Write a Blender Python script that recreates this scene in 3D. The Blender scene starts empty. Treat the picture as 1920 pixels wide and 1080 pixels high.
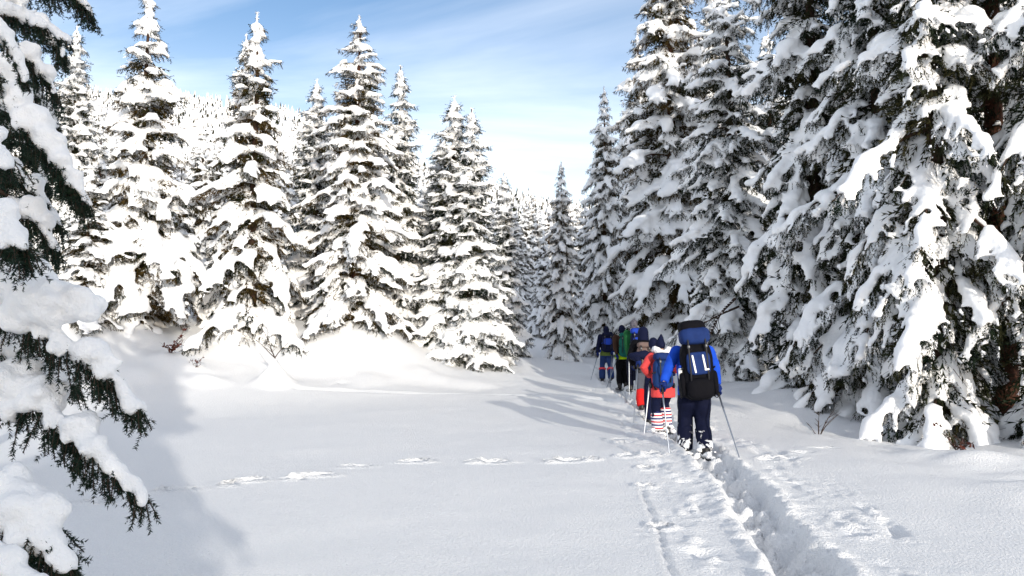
import bpy, math, random
import numpy as np
from mathutils import Vector, Matrix

R_ = math.radians
scene = bpy.context.scene
COL = scene.collection

# ------------------------------------------------------------------ camera, sky, sun, exposure
F = 1507.0                      # focal length in pixels of the 1920 wide photograph
CAM_Z = 1.7
PITCH = math.atan(85.0 / F)
cam_d = bpy.data.cameras.new('camera')
cam_d.sensor_width = 36.0
cam_d.lens = 36.0 * F / 1920.0
cam_d.clip_start = 0.05
cam_d.clip_end = 4000.0
cam = bpy.data.objects.new('camera', cam_d)
COL.objects.link(cam)
cam.location = (0, 0, CAM_Z)
cam.rotation_euler = (math.pi / 2 + PITCH, 0, 0)
scene.camera = cam

SUN_AZ = R_(21.0)               # behind the viewer, turned to the right
SUN_EL = R_(12.0)
SUN_VEC = Vector((math.sin(SUN_AZ) * math.cos(SUN_EL), -math.cos(SUN_AZ) * math.cos(SUN_EL), math.sin(SUN_EL)))

world = bpy.data.worlds.new('World')
scene.world = world
world.use_nodes = True
nt = world.node_tree
nt.nodes.clear()
N = nt.nodes.new
wout = N('ShaderNodeOutputWorld')
bg = N('ShaderNodeBackground')
sky = N('ShaderNodeTexSky')
sky.sky_type = 'NISHITA'
sky.sun_disc = False
sky.sun_elevation = SUN_EL
sky.sun_rotation = math.pi - SUN_AZ
sky.altitude = 1200
sky.air_density = 1.0
sky.dust_density = 2.6
sky.ozone_density = 2.0
tc = N('ShaderNodeTexCoord')
sep = N('ShaderNodeSeparateXYZ')
nt.links.new(tc.outputs['Generated'], sep.inputs[0])
# thin cirrus: direction projected on a cloud sheet
zc = N('ShaderNodeMath'); zc.operation = 'MAXIMUM'; zc.inputs[1].default_value = 0.0
nt.links.new(sep.outputs['Z'], zc.inputs[0])
za = N('ShaderNodeMath'); za.operation = 'ADD'; za.inputs[1].default_value = 0.16
nt.links.new(zc.outputs[0], za.inputs[0])
dx = N('ShaderNodeMath'); dx.operation = 'DIVIDE'
dy = N('ShaderNodeMath'); dy.operation = 'DIVIDE'
nt.links.new(sep.outputs['X'], dx.inputs[0]); nt.links.new(za.outputs[0], dx.inputs[1])
nt.links.new(sep.outputs['Y'], dy.inputs[0]); nt.links.new(za.outputs[0], dy.inputs[1])
cmb = N('ShaderNodeCombineXYZ')
nt.links.new(dx.outputs[0], cmb.inputs[0]); nt.links.new(dy.outputs[0], cmb.inputs[1])
mp = N('ShaderNodeMapping'); mp.inputs['Scale'].default_value = (0.55, 1.25, 1)
mp.inputs['Rotation'].default_value = (0, 0, 0.35)
mp.inputs['Location'].default_value = (3.1, 1.7, 0)
nt.links.new(cmb.outputs[0], mp.inputs[0])
cn = N('ShaderNodeTexNoise'); cn.inputs['Scale'].default_value = 1.0
cn.inputs['Detail'].default_value = 7; cn.inputs['Roughness'].default_value = 0.56; cn.inputs['Distortion'].default_value = 0.5
nt.links.new(mp.outputs[0], cn.inputs['Vector'])
cr = N('ShaderNodeMapRange'); cr.inputs['From Min'].default_value = 0.30; cr.inputs['From Max'].default_value = 0.68
cr.inputs['To Min'].default_value = 0.0; cr.inputs['To Max'].default_value = 0.88
nt.links.new(cn.outputs['Fac'], cr.inputs['Value'])
# veil thickens towards the horizon (longer way through the cloud sheet)
hz = N('ShaderNodeMapRange'); hz.inputs['From Min'].default_value = 0.06; hz.inputs['From Max'].default_value = 0.38
hz.inputs['To Min'].default_value = 0.9; hz.inputs['To Max'].default_value = 0.0
hz.interpolation_type = 'SMOOTHSTEP'
nt.links.new(sep.outputs['Z'], hz.inputs['Value'])
mxf = N('ShaderNodeMath'); mxf.operation = 'MAXIMUM'
nt.links.new(cr.outputs[0], mxf.inputs[0]); nt.links.new(hz.outputs[0], mxf.inputs[1])
cm = N('ShaderNodeMixRGB')
nt.links.new(mxf.outputs[0], cm.inputs['Fac'])
nt.links.new(sky.outputs[0], cm.inputs['Color1'])
cl_s = N('ShaderNodeMixRGB'); cl_s.blend_type = 'MULTIPLY'; cl_s.inputs['Fac'].default_value = 1.0; cl_s.inputs['Color2'].default_value = (0.55, 0.5, 0.45, 1)
cl_a = N('ShaderNodeMixRGB'); cl_a.blend_type = 'ADD'; cl_a.inputs['Fac'].default_value = 1.0; cl_a.inputs['Color2'].default_value = (5.3, 5.3, 5.4, 1)
nt.links.new(sky.outputs[0], cl_s.inputs['Color1']); nt.links.new(cl_s.outputs[0], cl_a.inputs['Color1'])
nt.links.new(cl_a.outputs[0], cm.inputs['Color2'])
nt.links.new(cm.outputs[0], bg.inputs['Color'])
bg.inputs['Strength'].default_value = 0.145
nt.links.new(bg.outputs[0], wout.inputs['Surface'])

sun_d = bpy.data.lights.new('sun', 'SUN')
sun_d.energy = 2.6
sun_d.angle = R_(0.53)
sun_d.color = (1.0, 0.93, 0.82)
sun = bpy.data.objects.new('sun', sun_d)
COL.objects.link(sun)
sun.rotation_euler = SUN_VEC.to_track_quat('Z', 'Y').to_euler()
sun.location = (0, 0, 40)

scene.view_settings.view_transform = 'Standard'
scene.view_settings.look = 'None'
scene.view_settings.exposure = 0.52
scene.view_settings.gamma = 1.0
scene.cycles.max_bounces = 5
scene.cycles.diffuse_bounces = 4
scene.cycles.glossy_bounces = 2

# ------------------------------------------------------------------ helpers
def at(px, py, Y):
    """a photograph pixel at forward distance Y -> world point"""
    u = (px - 960.0) / F; v = (540.0 - py) / F
    c, s = math.cos(PITCH), math.sin(PITCH)
    y = c - v * s; z = s + v * c
    k = Y / y
    return np.array((u * k, Y, CAM_Z + z * k))

def mesh_np(name, V, Fs, mats=(), smooth=False, mi=None):
    if not isinstance(Fs, (list, tuple)):
        Fs = [Fs]
    Fs = [np.asarray(f, dtype=np.int32) for f in Fs if len(f)]
    me = bpy.data.meshes.new(name)
    V = np.asarray(V, dtype=np.float32)
    me.vertices.add(len(V)); me.vertices.foreach_set('co', V.ravel())
    idx = np.concatenate([f.ravel() for f in Fs])
    tot = np.concatenate([np.full(len(f), f.shape[1], dtype=np.int32) for f in Fs])
    st = np.zeros(len(tot), dtype=np.int32); st[1:] = np.cumsum(tot)[:-1]
    me.loops.add(len(idx)); me.loops.foreach_set('vertex_index', idx)
    me.polygons.add(len(tot)); me.polygons.foreach_set('loop_start', st)
    if smooth:
        me.polygons.foreach_set('use_smooth', np.ones(len(tot), dtype=bool))
    for m in mats:
        me.materials.append(m)
    if mi is not None:
        me.polygons.foreach_set('material_index', np.asarray(mi, dtype=np.int32))
    me.update(calc_edges=True)
    return me

def link(name, me, parent=None):
    o = bpy.data.objects.new(name, me)
    COL.objects.link(o)
    o.parent = parent
    return o

def tag(o, label=None, cat=None, group=None, kind=None):
    if label: o['label'] = label
    if cat: o['category'] = cat
    if group: o['group'] = group
    if kind: o['kind'] = kind
    return o

def join_parts(parts):
    """[(V, [F...])] -> V, [F tri, F quad]"""
    Vs, tri, quad = [], [], []
    off = 0
    for V, Fs in parts:
        if not isinstance(Fs, (list, tuple)): Fs = [Fs]
        for f in Fs:
            f = np.asarray(f, dtype=np.int64)
            if len(f) == 0: continue
            (tri if f.shape[1] == 3 else quad).append(f + off)
        Vs.append(np.asarray(V, float)); off += len(V)
    out = []
    if tri: out.append(np.concatenate(tri))
    if quad: out.append(np.concatenate(quad))
    return np.concatenate(Vs), out

def remesh(V, Fs, voxel, smooth=2, factor=0.5):
    me = mesh_np('tmp', V, Fs)
    ob = bpy.data.objects.new('tmp', me); COL.objects.link(ob)
    m = ob.modifiers.new('r', 'REMESH'); m.mode = 'VOXEL'; m.voxel_size = voxel
    if smooth:
        s = ob.modifiers.new('s', 'SMOOTH'); s.factor = factor; s.iterations = smooth
    dg = bpy.context.evaluated_depsgraph_get()
    m2 = bpy.data.meshes.new_from_object(ob.evaluated_get(dg))
    n = len(m2.vertices); v = np.empty(n * 3, dtype=np.float32); m2.vertices.foreach_get('co', v)
    nr = np.empty(n * 3, dtype=np.float32); m2.vertices.foreach_get('normal', nr)
    nl = len(m2.loops); li = np.empty(nl, dtype=np.int32); m2.loops.foreach_get('vertex_index', li)
    bpy.data.objects.remove(ob); bpy.data.meshes.remove(me); bpy.data.meshes.remove(m2)
    return v.reshape(-1, 3).astype(float), nr.reshape(-1, 3).astype(float), li.reshape(-1, 4)

def _hash(ix, iy, seed):
    h = (ix * 374761393 + iy * 668265263 + seed * 974634777) & 0xffffffff
    h = ((h ^ (h >> 13)) * 1274126177) & 0xffffffff
    return ((h ^ (h >> 16)) & 0xffffff) / float(0xffffff)

def vnoise(x, y, seed=0):
    x = np.asarray(x, float); y = np.asarray(y, float)
    ix = np.floor(x).astype(np.int64); iy = np.floor(y).astype(np.int64)
    fx = x - ix; fy = y - iy
    fx = fx * fx * fx * (fx * (fx * 6 - 15) + 10); fy = fy * fy * fy * (fy * (fy * 6 - 15) + 10)
    a = _hash(ix, iy, seed); b = _hash(ix + 1, iy, seed); c = _hash(ix, iy + 1, seed); d = _hash(ix + 1, iy + 1, seed)
    return (a * (1 - fx) + b * fx) * (1 - fy) + (c * (1 - fx) + d * fx) * fy

def fbm(x, y, seed=0, oct=4):
    s = 0; a = 0.5
    for k in range(oct):
        s = s + a * (vnoise(x, y, seed + k * 17) - 0.5); x = x * 2.03 + 3.7; y = y * 2.03 + 1.3; a *= 0.5
    return s * 2

def noise3(P, f, seed=0):
    r = np.random.RandomState(seed); s = 0
    for k in range(6):
        d = r.normal(size=3); d *= f * (0.6 + 0.25 * k) / np.linalg.norm(d)
        s = s + np.sin(P @ d + r.rand() * 6.28 + 1.3 * np.sin(P @ np.roll(d, 1) * 0.7 + k))
    return s / 6.0

def nrm(a):
    return a / np.maximum(np.linalg.norm(a, axis=-1, keepdims=True), 1e-9)

def smooth01(x):
    x = np.clip(x, 0, 1); return x * x * (3 - 2 * x)

# ------------------------------------------------------------------ materials
def mat(name, col, rough=0.7, spec=0.3, metal=0.0, noise=None, bump=None, col2=None, sheen=0.0):
    """noise=(scale, contrast) mixes col with col2; bump=(scale, strength, distance)"""
    m = bpy.data.materials.new(name); m.use_nodes = True
    t = m.node_tree; b = t.nodes['Principled BSDF']
    b.inputs['Base Color'].default_value = (*col, 1); b.inputs['Roughness'].default_value = rough
    b.inputs['Specular IOR Level'].default_value = spec; b.inputs['Metallic'].default_value = metal
    if sheen: b.inputs['Sheen Weight'].default_value = sheen
    co = t.nodes.new('ShaderNodeTexCoord')
    if noise:
        n = t.nodes.new('ShaderNodeTexNoise'); n.inputs['Scale'].default_value = noise[0]; n.inputs['Detail'].default_value = 5
        t.links.new(co.outputs['Object'], n.inputs['Vector'])
        r = t.nodes.new('ShaderNodeMapRange'); r.inputs['From Min'].default_value = 0.5 - noise[1]; r.inputs['From Max'].default_value = 0.5 + noise[1]
        t.links.new(n.outputs['Fac'], r.inputs['Value'])
        x = t.nodes.new('ShaderNodeMixRGB'); x.inputs['Color1'].default_value = (*col, 1)
        x.inputs['Color2'].default_value = (*(col2 or tuple(c * 0.6 for c in col)), 1)
        t.links.new(r.outputs[0], x.inputs['Fac']); t.links.new(x.outputs[0], b.inputs['Base Color'])
    if bump:
        n = t.nodes.new('ShaderNodeTexNoise'); n.inputs['Scale'].default_value = bump[0]; n.inputs['Detail'].default_value = 4
        n.inputs['Roughness'].default_value = 0.6
        t.links.new(co.outputs['Object'], n.inputs['Vector'])
        p = t.nodes.new('ShaderNodeBump'); p.inputs['Strength'].default_value = bump[1]; p.inputs['Distance'].default_value = bump[2]
        t.links.new(n.outputs['Fac'], p.inputs['Height']); t.links.new(p.outputs[0], b.inputs['Normal'])
    return m

M = {}
M['snow'] = mat('snow_ground_material', (0.95, 0.95, 0.95), 0.65, 0.2, noise=(70, 0.22), col2=(0.85, 0.86, 0.875), bump=(42, 0.8, 0.05))
M['tree_snow'] = mat('tree_snow_material', (0.93, 0.935, 0.94), 0.6, 0.2, bump=(14, 0.35, 0.05))
M['near_snow'] = mat('near_snow_material', (0.93, 0.935, 0.94), 0.6, 0.2, bump=(55, 0.6, 0.03))
M['needle'] = mat('needle_material', (0.009, 0.017, 0.010), 0.7, 0.05, noise=(0.9, 0.12), col2=(0.028, 0.026, 0.010))
M['needle_sun_tint'] = mat('needle_sun_tint_material', (0.011, 0.016, 0.006), 0.7, 0.05, noise=(1.3, 0.12), col2=(0.06, 0.038, 0.012))  # olive-brown glow of sunlit needles painted into the base colour
M['needle_near'] = mat('needle_near_material', (0.006, 0.018, 0.012), 0.5, 0.15, noise=(9, 0.15), col2=(0.014, 0.03, 0.016))
M['bark'] = mat('bark_material', (0.075, 0.042, 0.028), 0.85, 0.15, noise=(14, 0.2), col2=(0.028, 0.018, 0.014), bump=(30, 0.8, 0.02))
M['bark_red'] = mat('bark_red_material', (0.075, 0.03, 0.017), 0.85, 0.15, noise=(10, 0.2), col2=(0.05, 0.025, 0.018), bump=(26, 0.8, 0.02))
M['twig'] = mat('twig_material', (0.06, 0.04, 0.03), 0.8, 0.2)
M['deadleaf'] = mat('dead_leaf_material', (0.11, 0.022, 0.015), 0.7, 0.2, noise=(20, 0.2), col2=(0.07, 0.03, 0.02))

# ------------------------------------------------------------------ the ground
CTRL = []
for Y in (-30, -15, 0, 5, 10, 15):
    for X in (-40, -20, -10, -4, 0, 3, 8):
        CTRL.append((X, Y, 0.0))
for X, Y, Z in ((15, -10, .3), (15, 5, .3), (30, 0, 1.0), (30, 20, 2.0), (9.5, 14, .15), (12, 20, .6), (16, 30, 1.3), (30, 45, 3), (50, 80, 7), (20, 60, 2.2),
                (3, 60, 2.0), (0, 100, 6.0), (40, 130, 14), (90, 60, 8), (100, 200, 30), (-25, 24, 2.4), (-40, 30, 4.0), (-30, 50, 7.0), (-12, 50, 4.6), (-60, 60, 10.0),
                (-15, 38, 3.8), (-5, 40, 2.6), (-60, 120, 24), (-20, 100, 13), (0, 200, 22), (-100, 200, 48), (-150, 60, 22), (-150, -50, 8), (150, -50, 8), (0, -120, 0),
                (9, 10, -.05), (8, 3, 0), (3, 42, 1.1)):
    CTRL.append((X, Y, Z))
for px, py, d in ((1500, 735, 18), (1700, 832, 13), (1420, 720, 21), (1300, 850, 11.3), (1210, 767, 17.3), (1138, 716, 25.5), (150, 762, 18.8), (450, 745, 20.0),
                  (800, 742, 20.5), (1000, 715, 24), (250, 605, 24), (150, 610, 22), (370, 570, 28), (480, 628, 24.5), (600, 602, 26), (700, 607, 25.5), (765, 640, 26),
                  (880, 682, 26.5), (960, 668, 30), (1050, 676, 34), (1110, 682, 31), (300, 672, 22.2), (550, 690, 22.8), (700, 660, 24), (400, 716, 21), (620, 715, 22), (820, 700, 24)):
    CTRL.append(tuple(at(px, py, d)))
CTRL = np.array(CTRL)
def _phi(r): return np.sqrt(r * r + 1.6 ** 2)
_D = np.linalg.norm(CTRL[:, None, :2] - CTRL[None, :, :2], axis=2)
_n = len(CTRL)
_A = np.zeros((_n + 3, _n + 3)); _A[:_n, :_n] = _phi(_D) - 0.02 * np.eye(_n)
_A[:_n, _n] = 1; _A[:_n, _n + 1:] = CTRL[:, :2]; _A[_n, :_n] = 1; _A[_n + 1:, :_n] = CTRL[:, :2].T
_W = np.linalg.solve(_A, np.concatenate([CTRL[:, 2], np.zeros(3)]))
def base_h(x, y):
    x = np.asarray(x, float); y = np.asarray(y, float)
    xc = np.clip(x, -150, 150); yc = np.clip(y, -120, 200)
    s = _W[_n] + _W[_n + 1] * xc + _W[_n + 2] * yc
    for k in range(_n):
        s = s + _W[k] * _phi(np.hypot(xc - CTRL[k, 0], yc - CTRL[k, 1]))
    return s

def to_ground(px, py):
    lo, hi = 3.0, 60.0
    prev = None
    for Y in np.arange(3.0, 60.0, 0.1):
        p = at(px, py, Y)
        if p[2] <= float(base_h(p[0], p[1])):
            return p
    return at(px, py, 30)

TRENCH_PX = [(1560, 1140), (1512, 1078), (1462, 1010), (1415, 950), (1385, 905), (1345, 868), (1312, 846), (1250, 800), (1214, 768), (1192, 748), (1172, 738), (1140, 716)]
TR = np.array([to_ground(*p) for p in TRENCH_PX])
TR = np.concatenate([[[TR[0, 0] - 0.35, -6, 0]], TR, [[3.3, 30, 0], [4.2, 36, 0], [4.0, 60, 0]]])
def trench_x(y): return np.interp(y, TR[:, 1], TR[:, 0])
_ys = np.linspace(-6, 60, 400); _xs = trench_x(_ys)
for _ in range(12): _xs[1:-1] = (_xs[:-2] + 2 * _xs[1:-1] + _xs[2:]) / 4
def trench_x(y): return np.interp(y, _ys, _xs) + 0.03 * np.sin(y * 2.3) + 0.015 * np.sin(y * 7.1 + 1)

PRINTS = []                     # (x, y, angle, length, width, depth)
for px, py, ln in ((80, 962, .34), (178, 946, .34), (333, 922, .36), (300, 926, .14), (466, 906, .36), (428, 912, .15), (590, 898, .42), (550, 903, .15), (668, 877, .36), (775, 869, .38), (795, 866, .2),
                   (925, 868, .42), (890, 867, .2), (1070, 863, .46), (1035, 865, .2), (1110, 860, .2), (1178, 856, .3), (1225, 854, .3)):
    p = to_ground(px, py); PRINTS.append((p[0], p[1], 0.22, ln, 0.20, 0.11))
for px, py, ln in ((1211, 880, .2), (1210, 913, .2), (1239, 991, .17)):
    p = to_ground(px, py); PRINTS.append((p[0], p[1], 1.2, ln, 0.20, 0.11))
for px, py, ln in ((1165, 824, .4), (1172, 832, .3), (1468, 858, .5), (1440, 862, .3), (1545, 843, .5), (1505, 849, .35), (640, 718, .5), (620, 720, .3)):
    p = to_ground(px, py); PRINTS.append((p[0], p[1], 0.1, ln, 0.14, 0.06))
GROOVES = []                    # polylines (points, half width, depth)
GROOVES.append((np.array([to_ground(*p) for p in ((1204, 906), (1206, 930), (1222, 965), (1236, 1000), (1245, 1040), (1262, 1085))])[:, :2], 0.022, 0.022))
GROOVES.append((np.array([to_ground(*p) for p in ((560, 731), (640, 733), (760, 737), (900, 739), (1040, 742), (1130, 748), (1165, 757))])[:, :2], 0.11, 0.07))
GROOVES.append((np.array([to_ground(*p) for p in ((1360, 777), (1420, 789), (1500, 800), (1560, 812))])[:, :2], 0.05, 0.03))
GROOVES.append((np.array([to_ground(*p) for p in ((1120, 820), (1155, 835), (1190, 856))])[:, :2], 0.03, 0.03))
MOUNDS = []                     # (x, y, rx, ry, h, power)
def mound(px, py, rx, ry, h, pw=1.0):
    p = to_ground(px, py); MOUNDS.append((p[0], p[1], rx, ry, h, pw))
mound(515, 722, .55, .6, .74, 2.2)
mound(318, 690, .95, .8, .34); mound(355, 700, .7, .6, .24); mound(270, 706, .8, .6, .2); mound(385, 716, .8, .5, .2)
mound(1480, 748, 1.2, 1.1, .16); mound(640, 648, 1.9, 1.1, .13); mound(715, 640, 1.8, 1.0, .12)
mound(250, 625, 1.2, .9, .3); mound(430, 650, 1.4, .9, .25)

def ground_h(x, y, fine=True):
    x = np.asarray(x, float); y = np.asarray(y, float)
    z = base_h(x, y)
    z = z + 0.05 * fbm(x * 0.35, y * 0.35, 3, 3) * smooth01((y - 2) / 10) + 0.012 * fbm(x * 1.7, y * 1.7, 9, 3)
    z = z + 0.22 * fbm(x * 0.5 + 9, y * 0.5, 31, 3) * smooth01((y - 19.5) / 4) * smooth01((1.5 - x) / 3)
    z = z + 0.16 * fbm(x * 0.8 + 5, y * 0.8, 37, 3) * smooth01((x - 4.6) / 1.5)
    for mx, my, rx, ry, h, pw in MOUNDS:
        q = np.sqrt(((x - mx) / rx) ** 2 + ((y - my) / ry) ** 2)
        z = z + h * np.exp(-(q * 1.6) ** 2) if pw == 1.0 else z + h * np.clip(1 - q / 1.35, 0, 1) ** 1.7
    if not fine: return z
    for mx, my, an, ln, wd, dp in PRINTS:
        ux, uy = math.cos(an), math.sin(an)
        a = ((x - mx) * ux + (y - my) * uy) / (ln * 0.5); b = (-(x - mx) * uy + (y - my) * ux) / (wd * 0.5 * (1.6 if wd < .2 else 1))
        q = np.sqrt(a * a + b * b)
        z = z - dp * smooth01((1.05 - q) / 0.5) + dp * 0.30 * np.exp(-((q - 1.25) / 0.28) ** 2)
    for P, hw, dp in GROOVES:
        d = np.full(x.shape, 9.0)
        for k in range(len(P) - 1):
            a = P[k]; b = P[k + 1]; ab = b - a
            t = np.clip(((x - a[0]) * ab[0] + (y - a[1]) * ab[1]) / (ab @ ab), 0, 1)
            d = np.minimum(d, np.hypot(x - a[0] - t * ab[0], y - a[1] - t * ab[1]))
        z = z - dp * np.exp(-(d / hw) ** 2) + dp * 0.35 * np.exp(-((d - 2 * hw) / hw) ** 2)
    # the trodden trench of the snowshoers, its lumpy floor and the crumbs thrown to both sides
    on = smooth01((31 - y) / 2.0)
    e = x - trench_x(y) 
    wob = 0.08 * fbm(y * 2.6, y * 0 + 1.5 + np.sign(e), 5, 3) + 0.05 * fbm(y * 11, x * 0 + 2, 6, 2)
    hw = 0.215 - 0.01 * smooth01((y - 9) / 8)
    inside = smooth01((hw + 0.02 + wob - np.abs(e)) / 0.10 + 0.5)
    step = np.sin(y * 2 * np.pi / 0.62) 
    pit = 0.10 * smooth01(0.5 + 1.6 * step * np.sign(e)) * smooth01((hw - np.abs(e)) / 0.1)
    lumps = 0.17 * fbm(x * 5.0, y * 3.6, 11, 4) + 0.10 * np.abs(fbm(x * 11, y * 9, 12, 3))
    depth = 0.18 - 0.05 * smooth01((y - 8.2) / 3)
    z = z + on * inside * (-depth + lumps * (0.6 + 0.4 * depth / 0.18) - pit)
    crumb = smooth01((1.35 - np.abs(e)) / .3) * smooth01((fbm(x * 1.9, y * 1.6, 41, 3) + .25) / .5)
    z = z + on * crumb * (0.022 * np.clip(fbm(x * 17, y * 14, 43, 3), -.3, 1)) * (1 + inside)
    sh = np.exp(-((np.abs(e) - hw - 0.10) / 0.10) ** 2)
    z = z + on * (1 - inside) * sh * (0.03 + 0.06 * fbm(x * 8, y * 7, 13, 3))
    for off, wd in ((-0.66, 0.12), (0.72, 0.12), (1.02, 0.06)):
        band = np.exp(-((e - off - 0.08 * np.sin(y * 1.7 + off)) / wd) ** 2)
        g = fbm(x * 6.5, y * 5.0, 21 + int(off * 10), 4); g2 = vnoise(x * 4.2, y * 3.0, 23 + int(off * 10))
        z = z + on * band * smooth01((vnoise(x * 1.6, y * 1.1, 61 + int(off * 10)) - .3) / .3) * (0.065 * np.clip(g, -0.6, .8) - 0.06 * smooth01((g2 - 0.55) / 0.25) + 0.01)
    return z

def axis(breaks):
    out = []
    for a, b, s0, s1 in breaks:
        v = a; 
        while v < b - 1e-6:
            out.append(v); t = (v - a) / (b - a); v += s0 + (s1 - s0) * t
    out.append(breaks[-1][1])
    return np.array(out)
gx = axis([(-900, -120, 90, 40), (-120, -16, 20, 0.6), (-16, -5, 0.3, 0.12), (-5, 0.9, 0.095, 0.07), (0.9, 3.9, 0.031, 0.031), (3.9, 9, 0.06, 0.25), (9, 40, 0.4, 6), (40, 900, 15, 90)])
gy = axis([(-300, -12, 60, 3), (-12, 4.2, 1.5, 0.12), (4.2, 9.5, 0.028, 0.038), (9.5, 16, 0.04, 0.085), (16, 30, 0.08, 0.2), (30, 60, 0.25, 2.0), (60, 1500, 4, 120)])
GX, GY = np.meshgrid(gx, gy)
GZ = ground_h(GX.ravel(), GY.ravel())
nx, ny = len(gx), len(gy)
ii = np.arange(nx * ny).reshape(ny, nx)
GF = np.stack([ii[:-1, :-1], ii[:-1, 1:], ii[1:, 1:], ii[1:, :-1]], -1).reshape(-1, 4)
g = link('snow_ground', mesh_np('snow_ground', np.stack([GX.ravel(), GY.ravel(), GZ], 1), GF, [M['snow']], smooth=True))
tag(g, kind='structure')
def gz(x, y): return float(ground_h(np.array([x]), np.array([y]))[0])
def gz_soft(x, y): return float(ground_h(np.array([x]), np.array([y]), False)[0])
# ------------------------------------------------------------------ spruce trees
def icosphere(sub):
    t = (1 + 5 ** .5) / 2
    V = [(-1, t, 0), (1, t, 0), (-1, -t, 0), (1, -t, 0), (0, -1, t), (0, 1, t), (0, -1, -t), (0, 1, -t), (t, 0, -1), (t, 0, 1), (-t, 0, -1), (-t, 0, 1)]
    Fc = [(0, 11, 5), (0, 5, 1), (0, 1, 7), (0, 7, 10), (0, 10, 11), (1, 5, 9), (5, 11, 4), (11, 10, 2), (10, 7, 6), (7, 1, 8), (3, 9, 4), (3, 4, 2), (3, 2, 6), (3, 6, 8), (3, 8, 9), (4, 9, 5), (2, 4, 11), (6, 2, 10), (8, 6, 7), (9, 8, 1)]
    V = [np.array(v) / np.linalg.norm(v) for v in V]
    for _ in range(sub):
        mid = {}; nf = []
        def m(a, b):
            k = (min(a, b), max(a, b))
            if k not in mid:
                p = V[a] + V[b]; V.append(p / np.linalg.norm(p)); mid[k] = len(V) - 1
            return mid[k]
        for a, b, c in Fc:
            ab, bc, ca = m(a, b), m(b, c), m(c, a)
            nf += [(a, ab, ca), (b, bc, ab), (c, ca, bc), (ab, bc, ca)]
        Fc = nf
    return np.array(V), np.array(Fc)
ICO0, ICO1, ICO2 = icosphere(0), icosphere(1), icosphere(2)

def ellipsoids(C, A, B, D, ico=ICO1):
    """centres and three half axes, each (n,3)"""
    V0, F0 = ico
    V = C[:, None, :] + V0[None, :, 0:1] * A[:, None, :] + V0[None, :, 1:2] * B[:, None, :] + V0[None, :, 2:3] * D[:, None, :]
    Fc = F0[None] + (np.arange(len(C)) * len(V0))[:, None, None]
    return V.reshape(-1, 3), Fc.reshape(-1, 3)

def tubes(P, Rd, k=5):
    """P (n,m,3) polylines, Rd (n,m) radii -> open tubes with closed tips"""
    n, m, _ = P.shape
    T = np.empty_like(P); T[:, 1:-1] = P[:, 2:] - P[:, :-2]; T[:, 0] = P[:, 1] - P[:, 0]; T[:, -1] = P[:, -1] - P[:, -2]
    T = nrm(T)
    ref = np.where(np.abs(T[..., 2:3]) > 0.9, np.array([1.0, 0, 0]), np.array([0, 0, 1.0]))
    S = nrm(np.cross(T, ref)); U = np.cross(S, T)
    a = np.arange(k) * 2 * np.pi / k
    V = P[:, :, None, :] + Rd[:, :, None, None] * (np.cos(a)[None, None, :, None] * S[:, :, None, :] + np.sin(a)[None, None, :, None] * U[:, :, None, :])
    idx = np.arange(n * m * k).reshape(n, m, k)
    nxt = np.roll(idx, -1, axis=2)
    Q = np.stack([idx[:, :-1], nxt[:, :-1], nxt[:, 1:], idx[:, 1:]], -1).reshape(-1, 4)
    return V.reshape(-1, 3), Q

def twig_tris(P0, D, Ln, W, rng, npair=3):
    """feathery sprigs: blades leaving an axis left and right, (n) sprigs -> V, F"""
    n = len(P0)
    ref = rng.normal(size=(n, 3)); S = nrm(np.cross(D, ref)); U = np.cross(D, S)
    Vs = []
    for k in range(npair * 2):
        s = (k // 2 + 0.1) / npair
        sg = 1 if k % 2 else -1
        ang = rng.uniform(-0.7, 0.7, n)
        side = (np.cos(ang)[:, None] * S + np.sin(ang)[:, None] * U) * sg
        a = P0 + D * (Ln * (s - 0.02))[:, None]
        b = P0 + D * (Ln * (s + 0.72 / npair))[:, None]
        tip = P0 + D * (Ln * (s + 1.15 / npair))[:, None] + side * (W * rng.uniform(0.7, 1.25, n) * (1.05 - 0.45 * s))[:, None]
        Vs += [a, b, tip]
    V = np.stack(Vs, 1)
    return V.reshape(-1, 3), np.arange(n * npair * 6).reshape(-1, 3)

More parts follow.
